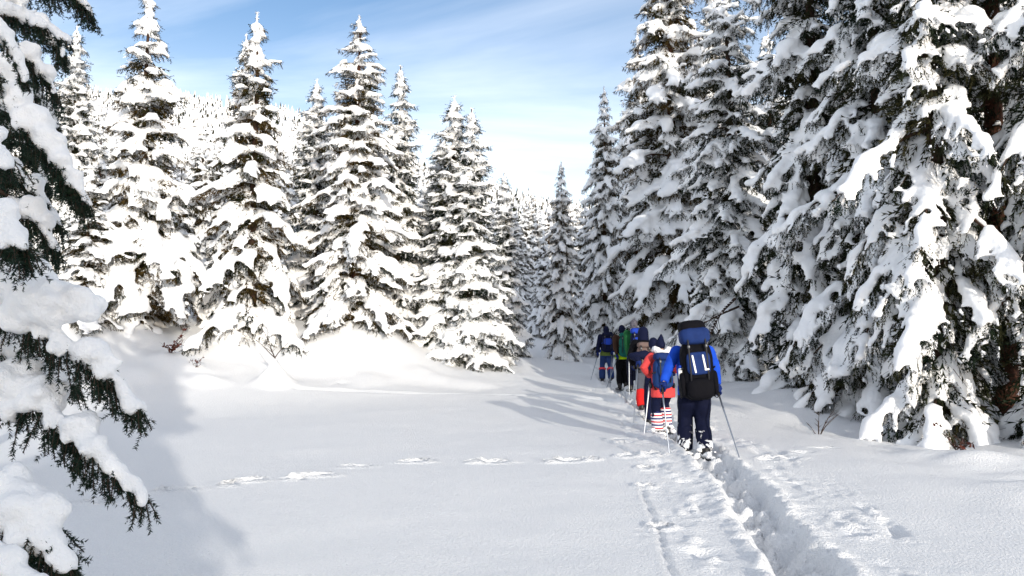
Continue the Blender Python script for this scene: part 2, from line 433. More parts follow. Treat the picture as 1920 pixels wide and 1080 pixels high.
def spruce(name, seed, H, Rb, gap=0.34, nper=6.5, a0=(48, 0), a1=(30, -50), load=1.0, lat_gap=0.115, twig_gap=0.06, twig_len=(0.09, 0.17), twig_w=0.022,
           hang=0.45, voxel=0.055, clear=0.35, dust=0.22, power=0.78, cover=0.62, needle='needle', bark='bark', npair=3, lat_snow=0.7, tier=0.25, dead=0, ico=ICO0):
    rng = np.random.RandomState(seed)
    # branch table
    zs, azs, Ls = [], [], []
    z = clear; phase = rng.rand() * 6.28
    while z < H - 0.35:
        u = (H - z) / H
        n = max(3, int(round(nper * (0.55 + 0.5 * u) + rng.uniform(-1, 1))))
        tl = 1 + tier * rng.uniform(-1, 1)
        for k in range(n):
            L = Rb * (0.05 + 0.95 * u ** power) * rng.uniform(0.72, 1.12) * tl * (0.82 + 0.18 * min(1, (z - clear + .6) / (0.12 * H))) * min(1.0, 0.38 + 0.62 * (H - z) / (0.16 * H))
            zs.append(z + rng.uniform(-0.7, 0.7) * gap); azs.append(phase + k * 6.283 / n + rng.uniform(-0.3, 0.3)); Ls.append(L)
        phase += 2.4; z += gap * (0.62 + 0.5 * u) * rng.uniform(0.8, 1.2)
    zs = np.array(zs); az = np.array(azs); L = np.array(Ls); nb = len(zs)
    u = np.clip((H - zs) / H, 0, 1)
    A0 = np.radians(a0[0] + (a0[1] - a0[0]) * u ** 0.6) + rng.normal(0, .10, nb)
    A1 = np.radians(a1[0] + (a1[1] - a1[0]) * u ** 0.55) + rng.normal(0, .16, nb)
    m = 13; t = np.linspace(0, 1, m)
    ang = A0[:, None] + (A1 - A0)[:, None] * np.minimum(1.0, t[None] * 1.25) ** 0.85 + np.radians(18) * smooth01((t[None] - 0.8) / 0.2)
    azt = az[:, None] + rng.normal(0, .28, nb)[:, None] * t[None] ** 1.5
    Tn = np.stack([np.cos(ang) * np.cos(azt), np.cos(ang) * np.sin(azt), np.sin(ang)], -1)
    seg = L[:, None, None] / (m - 1)
    P = np.concatenate([np.zeros((nb, 1, 3)), np.cumsum((Tn[:, :-1] + Tn[:, 1:]) / 2 * seg, axis=1)], 1)
    P[:, :, 2] += zs[:, None]
    # trunk and limbs
    zt = np.linspace(-0.6, H, 22); rt = 0.014 * H * (1 - np.clip(zt, 0, H) / H) ** 0.85 + 0.012 + 0.05 * np.exp(-np.clip(zt + .6, 0, 9) * 2)
    wob = np.stack([0.03 * np.sin(zt * 0.9 + seed), 0.03 * np.cos(zt * 0.7 + seed), zt], 1)
    tv = tubes(wob[None], rt[None], 10)
    bv = tubes(P[:, ::2], (0.008 + 0.011 * L)[:, None] * (1.05 - 0.9 * t[::2])[None], 4)
    parts = [tv, bv]
    if dead:                                   # thin dead twigs low on the trunk
        dz = rng.uniform(0.3, clear + 1.2, dead); da = rng.rand(dead) * 6.28; dl = rng.uniform(.35, 1.25, dead)
        td = np.linspace(0, 1, 6)
        DP = np.stack([np.cos(da)[:, None] * dl[:, None] * td, np.sin(da)[:, None] * dl[:, None] * td, dz[:, None] - 0.35 * dl[:, None] * td ** 1.6 + 0.05 * np.sin(td * 7 + da[:, None])], -1)
        parts.append(tubes(DP, 0.009 * (1.1 - td)[None] * np.ones((dead, 1)), 3))
    V, Fs = join_parts(parts)
    res = {'trunk': mesh_np(name + '_trunk', V, Fs, [M[bark]], smooth=True)}
    def ev(bi, tt):
        f = np.clip(tt, 0, 0.9999) * (m - 1); i = f.astype(int); w = (f - i)[:, None]
        return P[bi, i] * (1 - w) + P[bi, i + 1] * w, nrm(Tn[bi, i] * (1 - w) + Tn[bi, i + 1] * w)
    # lateral shoots
    nl = np.maximum(2, (L * 0.85 / lat_gap).astype(int))
    bi = np.repeat(np.arange(nb), nl * 2)
    q = np.concatenate([np.repeat((np.arange(k) + 0.5) / k, 2) for k in nl])
    tt = 0.15 + 0.85 * q + rng.uniform(-0.02, 0.02, len(q))
    tt = np.clip(tt, 0.05, 1)
    sg = np.tile([1.0, -1.0], len(q) // 2)
    P0, T0 = ev(bi, tt)
    side = nrm(np.cross(T0, np.array([0, 0, 1.0]))) * sg[:, None]
    be = np.radians(62 - 26 * tt + rng.normal(0, 9, len(q)))
    ld = nrm(T0 * np.cos(be)[:, None] + side * np.sin(be)[:, None] + np.array([0, 0, -1]) * (hang * 0.55 * rng.uniform(.4, 1.5, len(q)))[:, None])
    ll = np.clip(0.42 * L[bi] * (1 - tt) ** 0.75 * rng.uniform(.6, 1.15, len(q)) + 0.09, 0.08, 0.62)
    def lev(li, s):
        p = P0[li] + ld[li] * (ll[li] * s)[:, None]; p[:, 2] -= hang * 0.5 * ll[li] * s ** 2
        d = ld[li].copy(); d[:, 2] -= hang * s
        return p, nrm(d)
    # sprigs of needles
    ntw = np.maximum(2, (ll / twig_gap).astype(int) + 1)
    li = np.repeat(np.arange(len(ll)), ntw)
    s = rng.rand(len(li)) ** 0.8
    p, d = lev(li, s)
    dd = nrm(d * 0.75 + rng.normal(0, .42, (len(li), 3)) + np.array([0, 0, -1]) * (hang * rng.uniform(0.2, 1.5, len(li)))[:, None])
    ln = rng.uniform(*twig_len, len(li))
    # sprigs along the stem of the bough and around the leader
    nm = np.maximum(4, (L / (twig_gap * 0.8)).astype(int))
    b2 = np.repeat(np.arange(nb), nm); t2 = rng.uniform(0.1, 1.0, len(b2))
    p2, d2 = ev(b2, t2)
    dd2 = nrm(d2 * 0.8 + rng.normal(0, .5, (len(b2), 3)) + np.array([0, 0, -0.35 * hang / 0.45]))
    ln2 = rng.uniform(*twig_len, len(b2)) * 0.9
    nt_ = 60; zt2 = H - rng.rand(nt_) * 0.9
    p3 = np.stack([np.zeros(nt_), np.zeros(nt_), zt2], 1); d3 = nrm(np.stack([rng.normal(size=nt_), rng.normal(size=nt_), np.full(nt_, 1.2)], 1)); ln3 = rng.uniform(.05, .12, nt_)
    # dim inner sprays close to the trunk
    ni = int(140 * (H - clear)); zi = clear + (H * .80 - clear) * rng.rand(ni); ai = rng.rand(ni) * 6.28; ri = Rb * (0.05 + .95 * ((H - zi) / H) ** power) * rng.uniform(.06, .38, ni)
    pi = np.stack([np.cos(ai) * ri, np.sin(ai) * ri, zi], 1); di = nrm(np.stack([np.cos(ai), np.sin(ai), rng.uniform(-1.6, .1, ni)], 1) + rng.normal(0, .3, (ni, 3))); li_ = rng.uniform(1.4, 2.6, ni) * twig_len[1] * np.minimum(1, ri / .25 + .3)
    PP = np.concatenate([p, p2, pi, p3]); DD = np.concatenate([dd, dd2, di, d3]); LN = np.concatenate([ln, ln2, li_, ln3])
    WW = np.concatenate([np.full(len(p) + len(p2), twig_w), np.full(ni, twig_w * 2.2), np.full(nt_, twig_w)])
    V, Fc = twig_tris(PP, DD, LN, WW, rng, npair)
    mi = np.repeat((rng.rand(len(PP)) < np.where(WW > twig_w * 1.5, 0, dust)).astype(np.int32), npair * 2)
    mi[-nt_ * npair * 2:] = (rng.rand(nt_ * npair * 2) < 0.6)
    res['crown'] = mesh_np(name + '_crown', V, Fc, [M[needle], M['tree_snow']], mi=mi)
    # snow lying on the boughs
    gate_f = rng.uniform(1.4, 3.0, nb); gate_p = rng.rand(nb) * 6.28
    def gate(bb, x):
        v = np.sin(gate_f[bb] * x * L[bb] * 2.4 + gate_p[bb]) * 0.5 + 0.28 * np.sin(gate_f[bb] * x * L[bb] * 6.1 + gate_p[bb] * 3)
        return v > (0.5 - cover) * 1.5 - 0.1
    ns = np.maximum(4, (L / 0.085).astype(int))
    b3 = np.repeat(np.arange(nb), ns)
    t3 = np.concatenate([np.linspace(0.12, 1.0, k) for k in ns])
    ok = gate(b3, t3); b3, t3 = b3[ok], t3[ok]
    c, tg = ev(b3, t3)
    sd = nrm(np.cross(tg, np.array([0, 0, 1.0]))); up = np.cross(sd, tg)
    wv = 0.62 + 0.55 * np.sin(gate_f[b3] * t3 * L[b3] * 2.4 + gate_p[b3]) ** 2
    r = load * (0.05 + 0.046 * np.minimum(L[b3], 1.6)) * wv * (0.55 + 0.6 * np.sin(np.pi * np.clip(t3 * 0.85 + .12, 0, 1))) * rng.uniform(.8, 1.2, len(t3))
    c = c + up * (r * 0.45)[:, None] + np.array([0, 0, 1]) * (r * 0.2)[:, None]
    E = [ellipsoids(c, tg * (r * 1.3)[:, None], sd * (r * 1.3)[:, None], up * (r * 0.70)[:, None], ico)]
    okl = (gate(bi, tt) & (rng.rand(len(bi)) < lat_snow + .15)) | (rng.rand(len(bi)) < .12)
    lid = np.nonzero(okl)[0]
    for sv in (0.2, 0.45, 0.7, 0.93):
        keep = lid[rng.rand(len(lid)) < 1.1 - 0.45 * sv]
        c, tg = lev(keep, np.full(len(keep), sv))
        sd = nrm(np.cross(tg, np.array([0, 0, 1.0]))); up = np.cross(sd, tg)
        r = load * (0.032 + 0.062 * ll[keep]) * (1.25 - 0.6 * sv) * rng.uniform(.6, 1.3, len(keep))
        c = c + up * (r * 0.5)[:, None]
        E.append(ellipsoids(c, tg * (r * 1.75)[:, None], sd * (r * 1.12)[:, None], up * (r * 0.6)[:, None], ico))
    nt2 = 14; zz = H - np.linspace(-0.02, 0.9, nt2); r = rng.uniform(.012, .03, nt2) + voxel * 0.45
    E.append(ellipsoids(np.stack([rng.normal(0, .012, nt2), rng.normal(0, .012, nt2), zz], 1), np.eye(3)[0] * r[:, None], np.eye(3)[1] * r[:, None], np.eye(3)[2] * (r * 1.7)[:, None], ico))
    V, Fs = join_parts(E)
    V, Nn, Fc = remesh(V, Fs, voxel, 2, 0.5)
    V = V + Nn * (0.016 * noise3(V, 14, seed) + 0.010 * noise3(V, 37, seed + 5))[:, None]
    res['snow'] = mesh_np(name + '_snow', V, Fc, [M['tree_snow']], smooth=True)
    print(name, 'branches', nb, 'sprigs', len(PP), 'crown tris', len(res['crown'].polygons), 'snow quads', len(Fc))
    return res

def place_tree(kind, x, y, label, scale=1.0, rot=0.0, group=None, z=None, sink=0.12, sxy=None, name='spruce_tree', tilt=0.0):
    root = bpy.data.objects.new(name, None); COL.objects.link(root)
    root.empty_display_size = 0.5
    root.location = (x, y, (gz_soft(x, y) if z is None else z) - sink)
    root.rotation_euler = (tilt, 0, rot)
    s = sxy or scale
    root.scale = (s, s, scale)
    tag(root, label, 'tree', group)
    for part in ('trunk', 'crown', 'snow'):
        o = bpy.data.objects.new(part, TREES[kind][part]); COL.objects.link(o); o.parent = root
        if part == 'snow': o['kind'] = 'stuff'
    return root

TREES = {}
TREES['laden'] = spruce('laden', 11, 9.8, 2.15, gap=.33, a0=(46, -10), a1=(25, -62), needle='needle_sun_tint', load=1.3, cover=.68, lat_gap=.12, twig_gap=.042, twig_w=.026, dust=.05, lat_snow=.55, power=.86, voxel=.065, tier=.3)
TREES['laden_b'] = spruce('laden_b', 23, 9.7, 2.0, gap=.37, needle='needle_sun_tint', load=1.3, cover=.66, a0=(44, -12), a1=(15, -66), tier=.38, lat_gap=.12, twig_gap=.042, twig_w=.026, dust=.05, lat_snow=.5, power=.86, voxel=.065)
TREES['slim'] = spruce('slim', 37, 8.8, 1.35, gap=.27, nper=7.5, load=1.1, cover=.74, a0=(46, 0), a1=(34, -48), power=.85, lat_gap=.105, twig_gap=.042, twig_w=.026, dust=.2, lat_snow=.78, voxel=.052)
TREES['tall'] = spruce('tall', 41, 17.0, 2.9, gap=.44, nper=7, load=1.38, cover=.66, a0=(30, -12), a1=(10, -58), power=.66, lat_gap=.15, twig_gap=.07, twig_len=(.13, .23), twig_w=.034, voxel=.085, clear=.4, hang=.6, needle='needle_sun_tint', bark='bark_red', dust=.06, lat_snow=.5)
TREES['wall'] = spruce('wall', 53, 14.0, 2.3, gap=.37, nper=7, load=.97, cover=.69, a0=(25, -18), a1=(0, -66), power=.5, lat_gap=.12, twig_gap=.058, twig_len=(.10, .2), twig_w=.025, voxel=.055, clear=.3, hang=.85, dust=.07, lat_snow=.78, tier=.35)
TREES['wall_b'] = spruce('wall_b', 67, 13.0, 2.1, gap=.38, nper=6.5, load=1.0, cover=.66, a0=(20, -20), a1=(-5, -70), power=.45, lat_gap=.125, twig_gap=.052, twig_len=(.10, .2), twig_w=.024, voxel=.052, clear=.35, hang=.95, dust=.07, lat_snow=.78, tier=.45, dead=50)
TREES['bare'] = spruce('bare', 71, 18.0, 2.0, gap=.5, nper=5, load=.85, cover=.5, a0=(20, -10), a1=(0, -40), power=.6, lat_gap=.18, twig_gap=.07, voxel=.07, clear=1.6, hang=.6, bark='bark_red', dead=70, dust=.08)

def px_tree(kind, px, Y, top_py, label, rot=0.0, group=None, wide=1.0, **k):
    """tree standing at column px, distance Y, whose tip reaches photograph row top_py"""
    x = (px - 960.0) / F * Y
    z0 = gz_soft(x, Y)
    Hn = {'laden': 9.8, 'laden_b': 9.7, 'slim': 8.8, 'tall': 17.0, 'wall': 14.0, 'wall_b': 13.0, 'bare': 18.0}[kind]
    top = at(px, top_py, Y)[2]
    s = (top - z0 + 0.12) / Hn
    return place_tree(kind, x, Y, label, s, rot, group, sxy=s * wide, **k)

GL = 'sunlit spruces on the left bank'
px_tree('laden', 265, 24.0, -8, 'broad snow laden spruce, leftmost of the tall trees on the sunlit bank', 0.4, GL, wide=1.12, tilt=.02)
px_tree('laden_b', 472, 24.6, 25, 'tall snowy spruce on the bank straight behind the twig poking from the snow cone', 1.9, GL, wide=1.12)
px_tree('slim', 452, 25.2, 66, 'slender second tip of the forked spruce on the bank', 0.3, GL, wide=.9)
px_tree('tall', 668, 25.4, 30, 'tallest snowy spruce right of the middle of the left bank', 2.9, GL, wide=1.35)
px_tree('slim', 588, 27.5, 150, 'thin spruce between the two tall sunlit spruces of the bank', 1.0, GL, wide=1.25)
px_tree('slim', 748, 27.6, 125, 'thin dark spruce with a long bare tip right of the tallest bank spruce', 4.0, GL, wide=1.1)
px_tree('laden_b', 160, 22.6, 300, 'low bushy snowy spruce at the left edge of the bank', 4.4, GL, wide=1.5)
px_tree('slim', 128, 25.5, 50, 'dark bluish spruce at the left edge behind the snowy boughs', 2.0, GL, wide=1.1)
px_tree('laden_b', 375, 31.0, 235, 'white spruce standing farther back between two bank spruces', 5.1, GL)
px_tree('laden', 20, 27.0, 120, 'snowy spruce far left behind the foreground boughs', 3.3, GL)
GM = 'spruces closing the middle of the clearing'
px_tree('slim', 850, 27.0, 182, 'grey white spruce with two tips in the middle of the picture', 0.7, GM, wide=1.45)
px_tree('slim', 884, 26.6, 205, 'second tip of the grey white spruce in the middle', 3.7, GM, wide=1.3)
px_tree('slim', 823, 28.0, 262, 'smaller spruce tucked left of the twin tipped middle spruce', 5.2, GM, wide=1.3)
px_tree('slim', 946, 31.0, 325, 'narrow white spruce right of the twin tipped middle spruce', 2.4, GM, wide=1.15)
px_tree('tall', 1053, 34.0, 303, 'single dark spruce standing free in the gap above the trail', 1.5, GM, wide=.85)
px_tree('tall', 1135, 37.0, 163, 'slim dark spruce at the left edge of the tall right hand forest', 4.2, GM, wide=.8)
GR = 'tall spruces of the right hand forest'
px_tree('tall', 1262, 31.0, -170, 'giant spruce with orange sunlit needles right of the sky gap', 0.9, GR, wide=1.12)
px_tree('wall', 1372, 23.0, -35, 'shaded spruce with its tip near the upper edge, behind the front hiker', 2.2, GR, wide=1.25)
px_tree('wall_b', 1530, 18.6, -330, 'steep snow draped spruce right of the front hiker', 0.5, GR, wide=1.1)
px_tree('wall', 1655, 16.0, -420, 'dense shaded spruce above the low snow shelf on the right', 4.1, GR, wide=1.05)
px_tree('wall_b', 1760, 13.6, -470, 'nearest big spruce on the right with white pads down to the snow', 5.3, GR, wide=1.0)
px_tree('bare', 1878, 14.6, -700, 'spruce with a bare reddish trunk near the right edge', 1.1, GR, wide=1.0)
px_tree('wall_b', 1995, 12.6, -520, 'spruce reaching into the picture from the right edge', 2.6, GR)
GB = 'spruces deeper in the right hand forest'
for k, (px, Y, top, kd, lb) in enumerate((
        (1450, 30, 60, 'wall', 'shaded background spruce showing between the two trees behind the front hiker'), (1345, 36, -60, 'tall', 'back spruce touching the orange lit giant on its right'),
        (1610, 24, 0, 'wall', 'back spruce filling the gap right of the steep draped spruce'), (1700, 21, -300, 'wall', 'dark back spruce between the two nearest right hand spruces'),
        (1800, 18, -400, 'wall_b', 'back spruce left of the bare reddish trunk'), (1900, 20, -400, 'wall', 'back spruce straight behind the bare reddish trunk'),
        (1960, 16.5, -500, 'wall_b', 'back spruce cut by the right edge of the picture'), (1200, 44, 60, 'tall', 'back spruce left of the orange lit giant, behind its lower boughs'))):
    px_tree(kd, px, Y, top, lb, k * 1.3, GB)
GG = 'small far spruces in the gap above the trail'
for k, (px, Y, top, lb) in enumerate((
        (985, 52, 378, 'far spruce just left of the middle of the gap above the trail'), (1008, 60, 385, 'far spruce left of the single dark spruce, second row'), (968, 48, 395, 'far spruce half hidden by the narrow white spruce'),
        (1030, 66, 372, 'far spruce close to the left flank of the single dark spruce'), (1085, 58, 380, 'far spruce right of the single dark spruce'), (1098, 50, 372, 'far spruce touching the slim dark spruce on its left'),
        (920, 50, 380, 'far spruce behind the twin tipped middle spruce'), (1020, 44, 430, 'lowest far spruce in the gap, in front of its row'), (1000, 75, 360, 'farthest spruce in the gap above the trail'), (1070, 75, 368, 'farthest spruce behind the single dark spruce'))):
    px_tree('laden' if k % 2 else 'tall', px, Y, top, lb, k * 1.7, GG)
GF_ = 'white spruces behind the bank'
for k, (px, Y, top) in enumerate(((335, 30, 285), (400, 35, 262), (530, 32, 285), (560, 37, 255), (615, 31, 330), (715, 33, 300), (795, 33, 330), (215, 31, 250), (180, 34, 205), (90, 38, 215), (360, 60, 270), (440, 66, 262), (560, 70, 275), (770, 62, 330), (300, 56, 260), (640, 64, 300))):
    px_tree(('laden', 'laden_b')[k % 2], px, Y, top, 'white spruce filling the background behind the sunlit bank', k * 2.1, GF_)
# two unseen spruces added behind the viewer to shade the near left boughs
GS = 'spruces added behind the viewpoint for shade'
rs = random.Random(5)
TE = math.tan(SUN_EL); SX, SY = math.sin(SUN_AZ), math.cos(SUN_AZ)
casters = [(0.4, -4.3, 9.0), (1.6, -7.5, 10.0)]
for k, (x, y, h) in enumerate(casters):
    kd = 'wall'
    s = h / {'tall': 17.0, 'wall': 14.0}[kd]
    place_tree(kd, x, y, ('added shade casting spruce close behind the viewpoint, outside the picture', 'added shade casting spruce farther behind the viewpoint, outside the picture')[k], s, k * 0.9, GS, sxy=s * 1.15)
#@@HILL
# ------------------------------------------------------------------ far wooded hillside
def hill_h(x, y):
    u = np.clip((y - 210) / 520.0, 0, 1)
    ridge = 205 - 115 * smooth01((x + 260) / 380) + 8 * np.sin(x * 0.013)     # falls to the right
    prof = smooth01(u * 0.94) ** 0.92
    back = np.clip((y - 730) / 600, 0, 1)
    return 4 + ridge * prof * (1 - 0.5 * back) + 9 * fbm(x * 0.012, y * 0.012, 77, 4) * prof
hx = np.linspace(-1100, 900, 120); hy = np.linspace(190, 1500, 80)
HX, HY = np.meshgrid(hx, hy)
HZ = hill_h(HX, HY); HZ[0] = -5
jj = np.arange(HX.size).reshape(HX.shape)
HF = np.stack([jj[:-1, :-1], jj[:-1, 1:], jj[1:, 1:], jj[1:, :-1]], -1).reshape(-1, 4)
tag(link('hill', mesh_np('hill', np.stack([HX.ravel(), HY.ravel(), HZ.ravel()], 1), HF, [M['snow']], smooth=True)), kind='structure')
rng = np.random.RandomState(8)
nT = 5200
fx = rng.uniform(-620, 260, nT); fy = 215 + 560 * rng.rand(nT) ** 0.8
keep = np.abs(fx / fy + 0.17) < 0.6
fx, fy = fx[keep], fy[keep]
ridge_n = 700
fx = np.concatenate([fx, rng.uniform(-520, 200, ridge_n)]); fy = np.concatenate([fy, rng.uniform(700, 760, ridge_n)])
fz = hill_h(fx, fy); nT = len(fx)
th = rng.uniform(6.5, 13, nT); tr = th * rng.uniform(.13, .19, nT)
ks = 6; Vs = []; mi = []
for lev in range(4):
    z0 = 0.05 + 0.22 * lev; z1 = min(1.0, z0 + 0.38); rr = (1 - lev * 0.23)
    a = np.arange(ks) * 2 * np.pi / ks
    aa = a[None] + rng.rand(nT)[:, None] * 6.28
    jr = rng.uniform(.65, 1.25, (nT, ks)); jz = rng.uniform(-.05, .05, (nT, ks))
    ring = np.stack([fx[:, None] + tr[:, None] * rr * jr * np.cos(aa), fy[:, None] + tr[:, None] * rr * jr * np.sin(aa), fz[:, None] + th[:, None] * (z0 + jz)], -1)
    top = np.stack([fx, fy, fz + th * z1], -1)
    for k in range(ks):
        Vs.append(np.stack([ring[:, k], ring[:, (k + 1) % ks], top], 1))
        mi.append((rng.rand(nT) > 0.76).astype(int))
V = np.stack(Vs, 1).reshape(-1, 3); Fc = np.arange(len(V)).reshape(-1, 3); mi = np.stack(mi, 1).ravel()
hf = link('hillside_forest', mesh_np('hillside_forest', V, Fc, [M['tree_snow'], M['needle']], mi=mi))
tag(hf, 'far snow covered forest on the hillside behind the bank', 'forest', kind='stuff')

# ------------------------------------------------------------------ foreground spruce on the left: boughs, needles, thick snow
def catmull(P, n):
    P = np.asarray(P, float); Q = np.concatenate([[2 * P[0] - P[1]], P, [2 * P[-1] - P[-2]]])
    out = []
    m = len(P) - 1
    for u in np.linspace(0, m - 1e-6, n):
        i = int(u); f = u - i; a, b, c, d = Q[i:i + 4]
        out.append(0.5 * (2 * b + (c - a) * f + (2 * a - 5 * b + 4 * c - d) * f * f + (-a + 3 * b - 3 * c + d) * f ** 3))
    return np.array(out)

def needles(A, B, per_m, ln, wd, rng, curl=0.0):
    """needles all round the shoots A->B (n,3)"""
    L = np.linalg.norm(B - A, axis=1); cnt = np.maximum(4, (L * per_m).astype(int))
    i = np.repeat(np.arange(len(A)), cnt); s = rng.rand(len(i))
    D = nrm(B - A)[i]; P = A[i] + (B - A)[i] * s[:, None]
    ref = rng.normal(size=(len(i), 3)); S = nrm(np.cross(D, ref))
    dr = nrm(D * rng.uniform(.5, .95, len(i))[:, None] + S)
    W = nrm(np.cross(dr, rng.normal(size=(len(i), 3)))) * wd * 0.5
    le = ln * rng.uniform(.7, 1.15, len(i)) * np.where(s > .93, .8, 1)
    V = np.stack([P - W, P + W, P + dr * le[:, None]], 1).reshape(-1, 3)
    return V, np.arange(len(V)).reshape(-1, 3)

def bough(root, pts, seed, pads, dens=1.0, length=(.11, .27), droop=1.0, r0=.016, voxel=.013, ndl=(400, .019, .005), side=1.0, name='bough'):
    """pts: stem in world space; pads: [(world centre, rx, ry, rz)] heaps of snow"""
    rng = np.random.RandomState(seed)
    C = catmull(pts, 40); T = nrm(np.gradient(C, axis=0))
    L = np.linalg.norm(np.diff(C, axis=0), axis=1).sum()
    n = int(L * 85 * dens)
    t = rng.rand(n) ** 0.85; f = t * 38.99; i = f.astype(int); w = (f - i)[:, None]
    P0 = C[i] * (1 - w) + C[i + 1] * w; D0 = T[i]
    S = nrm(np.cross(D0, np.array([0, 0, 1.0]))) * np.where(rng.rand(n) < .5, -1, 1)[:, None] * side
    ln = rng.uniform(*length, n) * (1.0 - 0.35 * t)
    dn = np.array([0, 0, -1.0])
    d1 = nrm(D0 * rng.uniform(.3, .9, n)[:, None] + S * rng.uniform(.05, .9, n)[:, None] + dn * (droop * rng.uniform(.35, 1.3, n))[:, None])
    mid = P0 + d1 * (ln * .5)[:, None]
    d2 = nrm(d1 + dn * (droop * .7) + rng.normal(0, .15, (n, 3)))
    end = mid + d2 * (ln * .5)[:, None]
    A = [P0, mid]; B = [mid, end]
    # side shoots
    for _ in range(3):
        q = rng.rand(n)[:, None]; a = mid * (1 - q) + end * q if _ else P0 * (1 - q) + mid * q
        d = nrm(d2 + rng.normal(0, .55, (n, 3)) + dn * .25); A.append(a); B.append(a + d * (ln * rng.uniform(.2, .42, n))[:, None])
    A.append(C[:-1][8:]); B.append(C[1:][8:])
    A.append(C[-1:]); B.append(C[-1:] + T[-1] * .03)
    A = np.concatenate(A); B = np.concatenate(B)
    nv = needles(A, B, *ndl, rng)
    o = link(name, mesh_np('bough', *tubes(C[None], (r0 * (1.08 - np.linspace(0, 1, 40)))[None], 7), [M['twig']], smooth=True), root)
    tv = tubes(np.stack([A, B], 1)[:2 * n], np.full((2 * n, 2), .0026), 3)
    tag(link('shoots', mesh_np('shoots', *tv, [M['twig']]), o), kind='stuff')
    tag(link('needles', mesh_np('needles', *nv, [M['needle_near']]), o), kind='stuff')
    if pads:
        cs, As, Bs, Ds = [], [], [], []
        for c, rx, ry, rz in pads:
            k = max(10, int(34 * (rx * rz) ** .5 / .12))
            d = nrm(rng.normal(size=(k, 3))) * (rng.rand(k) ** .4)[:, None]
            cs.append(np.asarray(c) + d * np.array([rx, ry, rz]) * .72)
            rr = min(rx, rz) * rng.uniform(.34, .55, k)
            for lst, e in zip((As, Bs, Ds), np.eye(3)): lst.append(e[None] * (rr * (1.0 if e[2] == 0 else .85))[:, None])
        # thin tongues of snow on the shoots under the heaps
        sel = rng.rand(n) < .45
        for q in (.1, .35):
            p = P0[sel] + d1[sel] * (ln[sel] * q)[:, None] + np.array([0, 0, .012]); rr = rng.uniform(.014, .03, sel.sum())
            cs.append(p); As.append(d1[sel] * (rr * 1.7)[:, None]); s_ = nrm(np.cross(d1[sel], np.array([0, 0, 1.0]) + 1e-3)); Bs.append(s_ * rr[:, None]); Ds.append(np.cross(s_, d1[sel]) * (rr * .8)[:, None])
        V, Fs = ellipsoids(np.concatenate(cs), np.concatenate(As), np.concatenate(Bs), np.concatenate(Ds), ICO1)
        V, Nn, Fc = remesh(V, Fs, voxel, 4, .5)
        V = V + Nn * (.007 * noise3(V, 38, seed) + .004 * noise3(V, 95, seed + 1))[:, None]
        tag(link('snow_pad', mesh_np('snow_pad', V, Fc, [M['near_snow']], smooth=True), o), kind='stuff')
    return o

ft = bpy.data.objects.new('spruce_tree', None); COL.objects.link(ft)
ftx, fty = -3.15, 3.75
tag(ft, 'near spruce at the left edge, its snow heaped boughs reaching into the foreground', 'tree')
zt = np.linspace(-.4, 4.6, 14)
link('trunk', mesh_np('trunk', *tubes(np.stack([np.full(14, ftx), np.full(14, fty), zt], 1)[None], (.075 * (1.02 - (zt + .4) / 5.2))[None], 12), [M['bark']], smooth=True), ft)
def W_(px, py, d): return at(px, py, d)
def pad(px, py, d, rx, rz, ry=None): return (at(px, py, d), rx, ry or rx * .8, rz)
d = 3.55
bough(ft, [(ftx, fty, 1.95), W_(-40, 560, 3.6), W_(70, 612, 3.5), W_(150, 655, 3.45), W_(205, 700, 3.45), W_(262, 766, 3.45)], 1,
      [pad(30, 520, 3.55, .17, .12), pad(95, 565, 3.5, .17, .12), pad(150, 575, 3.48, .11, .095), pad(40, 585, 3.5, .14, .10), pad(175, 665, 3.46, .09, .085), pad(205, 695, 3.45, .055, .06)], dens=1.2)
bough(ft, [(ftx, fty, 1.62), W_(-40, 680, 3.6), W_(60, 745, 3.45), W_(130, 800, 3.35), W_(195, 855, 3.3), W_(268, 921, 3.28)], 2,
      [pad(20, 715, 3.5, .14, .12), pad(75, 740, 3.45, .12, .09), pad(150, 800, 3.36, .085, .075), pad(185, 838, 3.32, .055, .055), pad(10, 770, 3.46, .11, .07)], dens=1.2)
bough(ft, [(ftx, fty, 1.72), W_(-20, 640, 3.85), W_(80, 680, 3.9), W_(140, 705, 3.95)], 12,
      [pad(40, 660, 3.9, .16, .12), pad(105, 690, 3.92, .12, .12), pad(0, 720, 3.9, .15, .12)], dens=.9)
bough(ft, [(ftx, fty, 1.12), W_(-30, 880, 3.2), W_(55, 950, 3.05), W_(95, 1000, 3.0), W_(125, 1050, 2.98)], 3,
      [pad(15, 910, 3.1, .13, .10), pad(60, 960, 3.05, .14, .12), pad(70, 1000, 3.02, .11, .10), pad(10, 970, 3.05, .12, .10)], dens=1.4)
bough(ft, [(ftx, fty, .75), W_(-60, 1010, 3.0), W_(20, 1060, 2.9), W_(80, 1100, 2.85)], 4, [pad(0, 1050, 2.9, .12, .06), pad(60, 1085, 2.88, .08, .04)], dens=1.4)
bough(ft, [(ftx, fty, 2.35), W_(-60, 385, 3.3), W_(0, 420, 3.2), W_(40, 450, 3.15)], 5, [pad(-5, 410, 3.2, .10, .085), pad(20, 430, 3.18, .065, .075)], dens=1.0)
bough(ft, [(ftx, fty, 2.6), W_(-70, 240, 3.6), W_(-25, 260, 3.5), W_(10, 290, 3.4)], 6, [pad(-15, 250, 3.45, .07, .05)], dens=1.0)
bough(ft, [(ftx, fty, 3.6), W_(-60, -10, 4.0), W_(10, 15, 4.0), W_(70, 40, 4.0), W_(128, 75, 4.0)], 7, [pad(40, 18, 4.0, .12, .03), pad(-10, 0, 4.0, .1, .035)], dens=.9, length=(.07, .15))
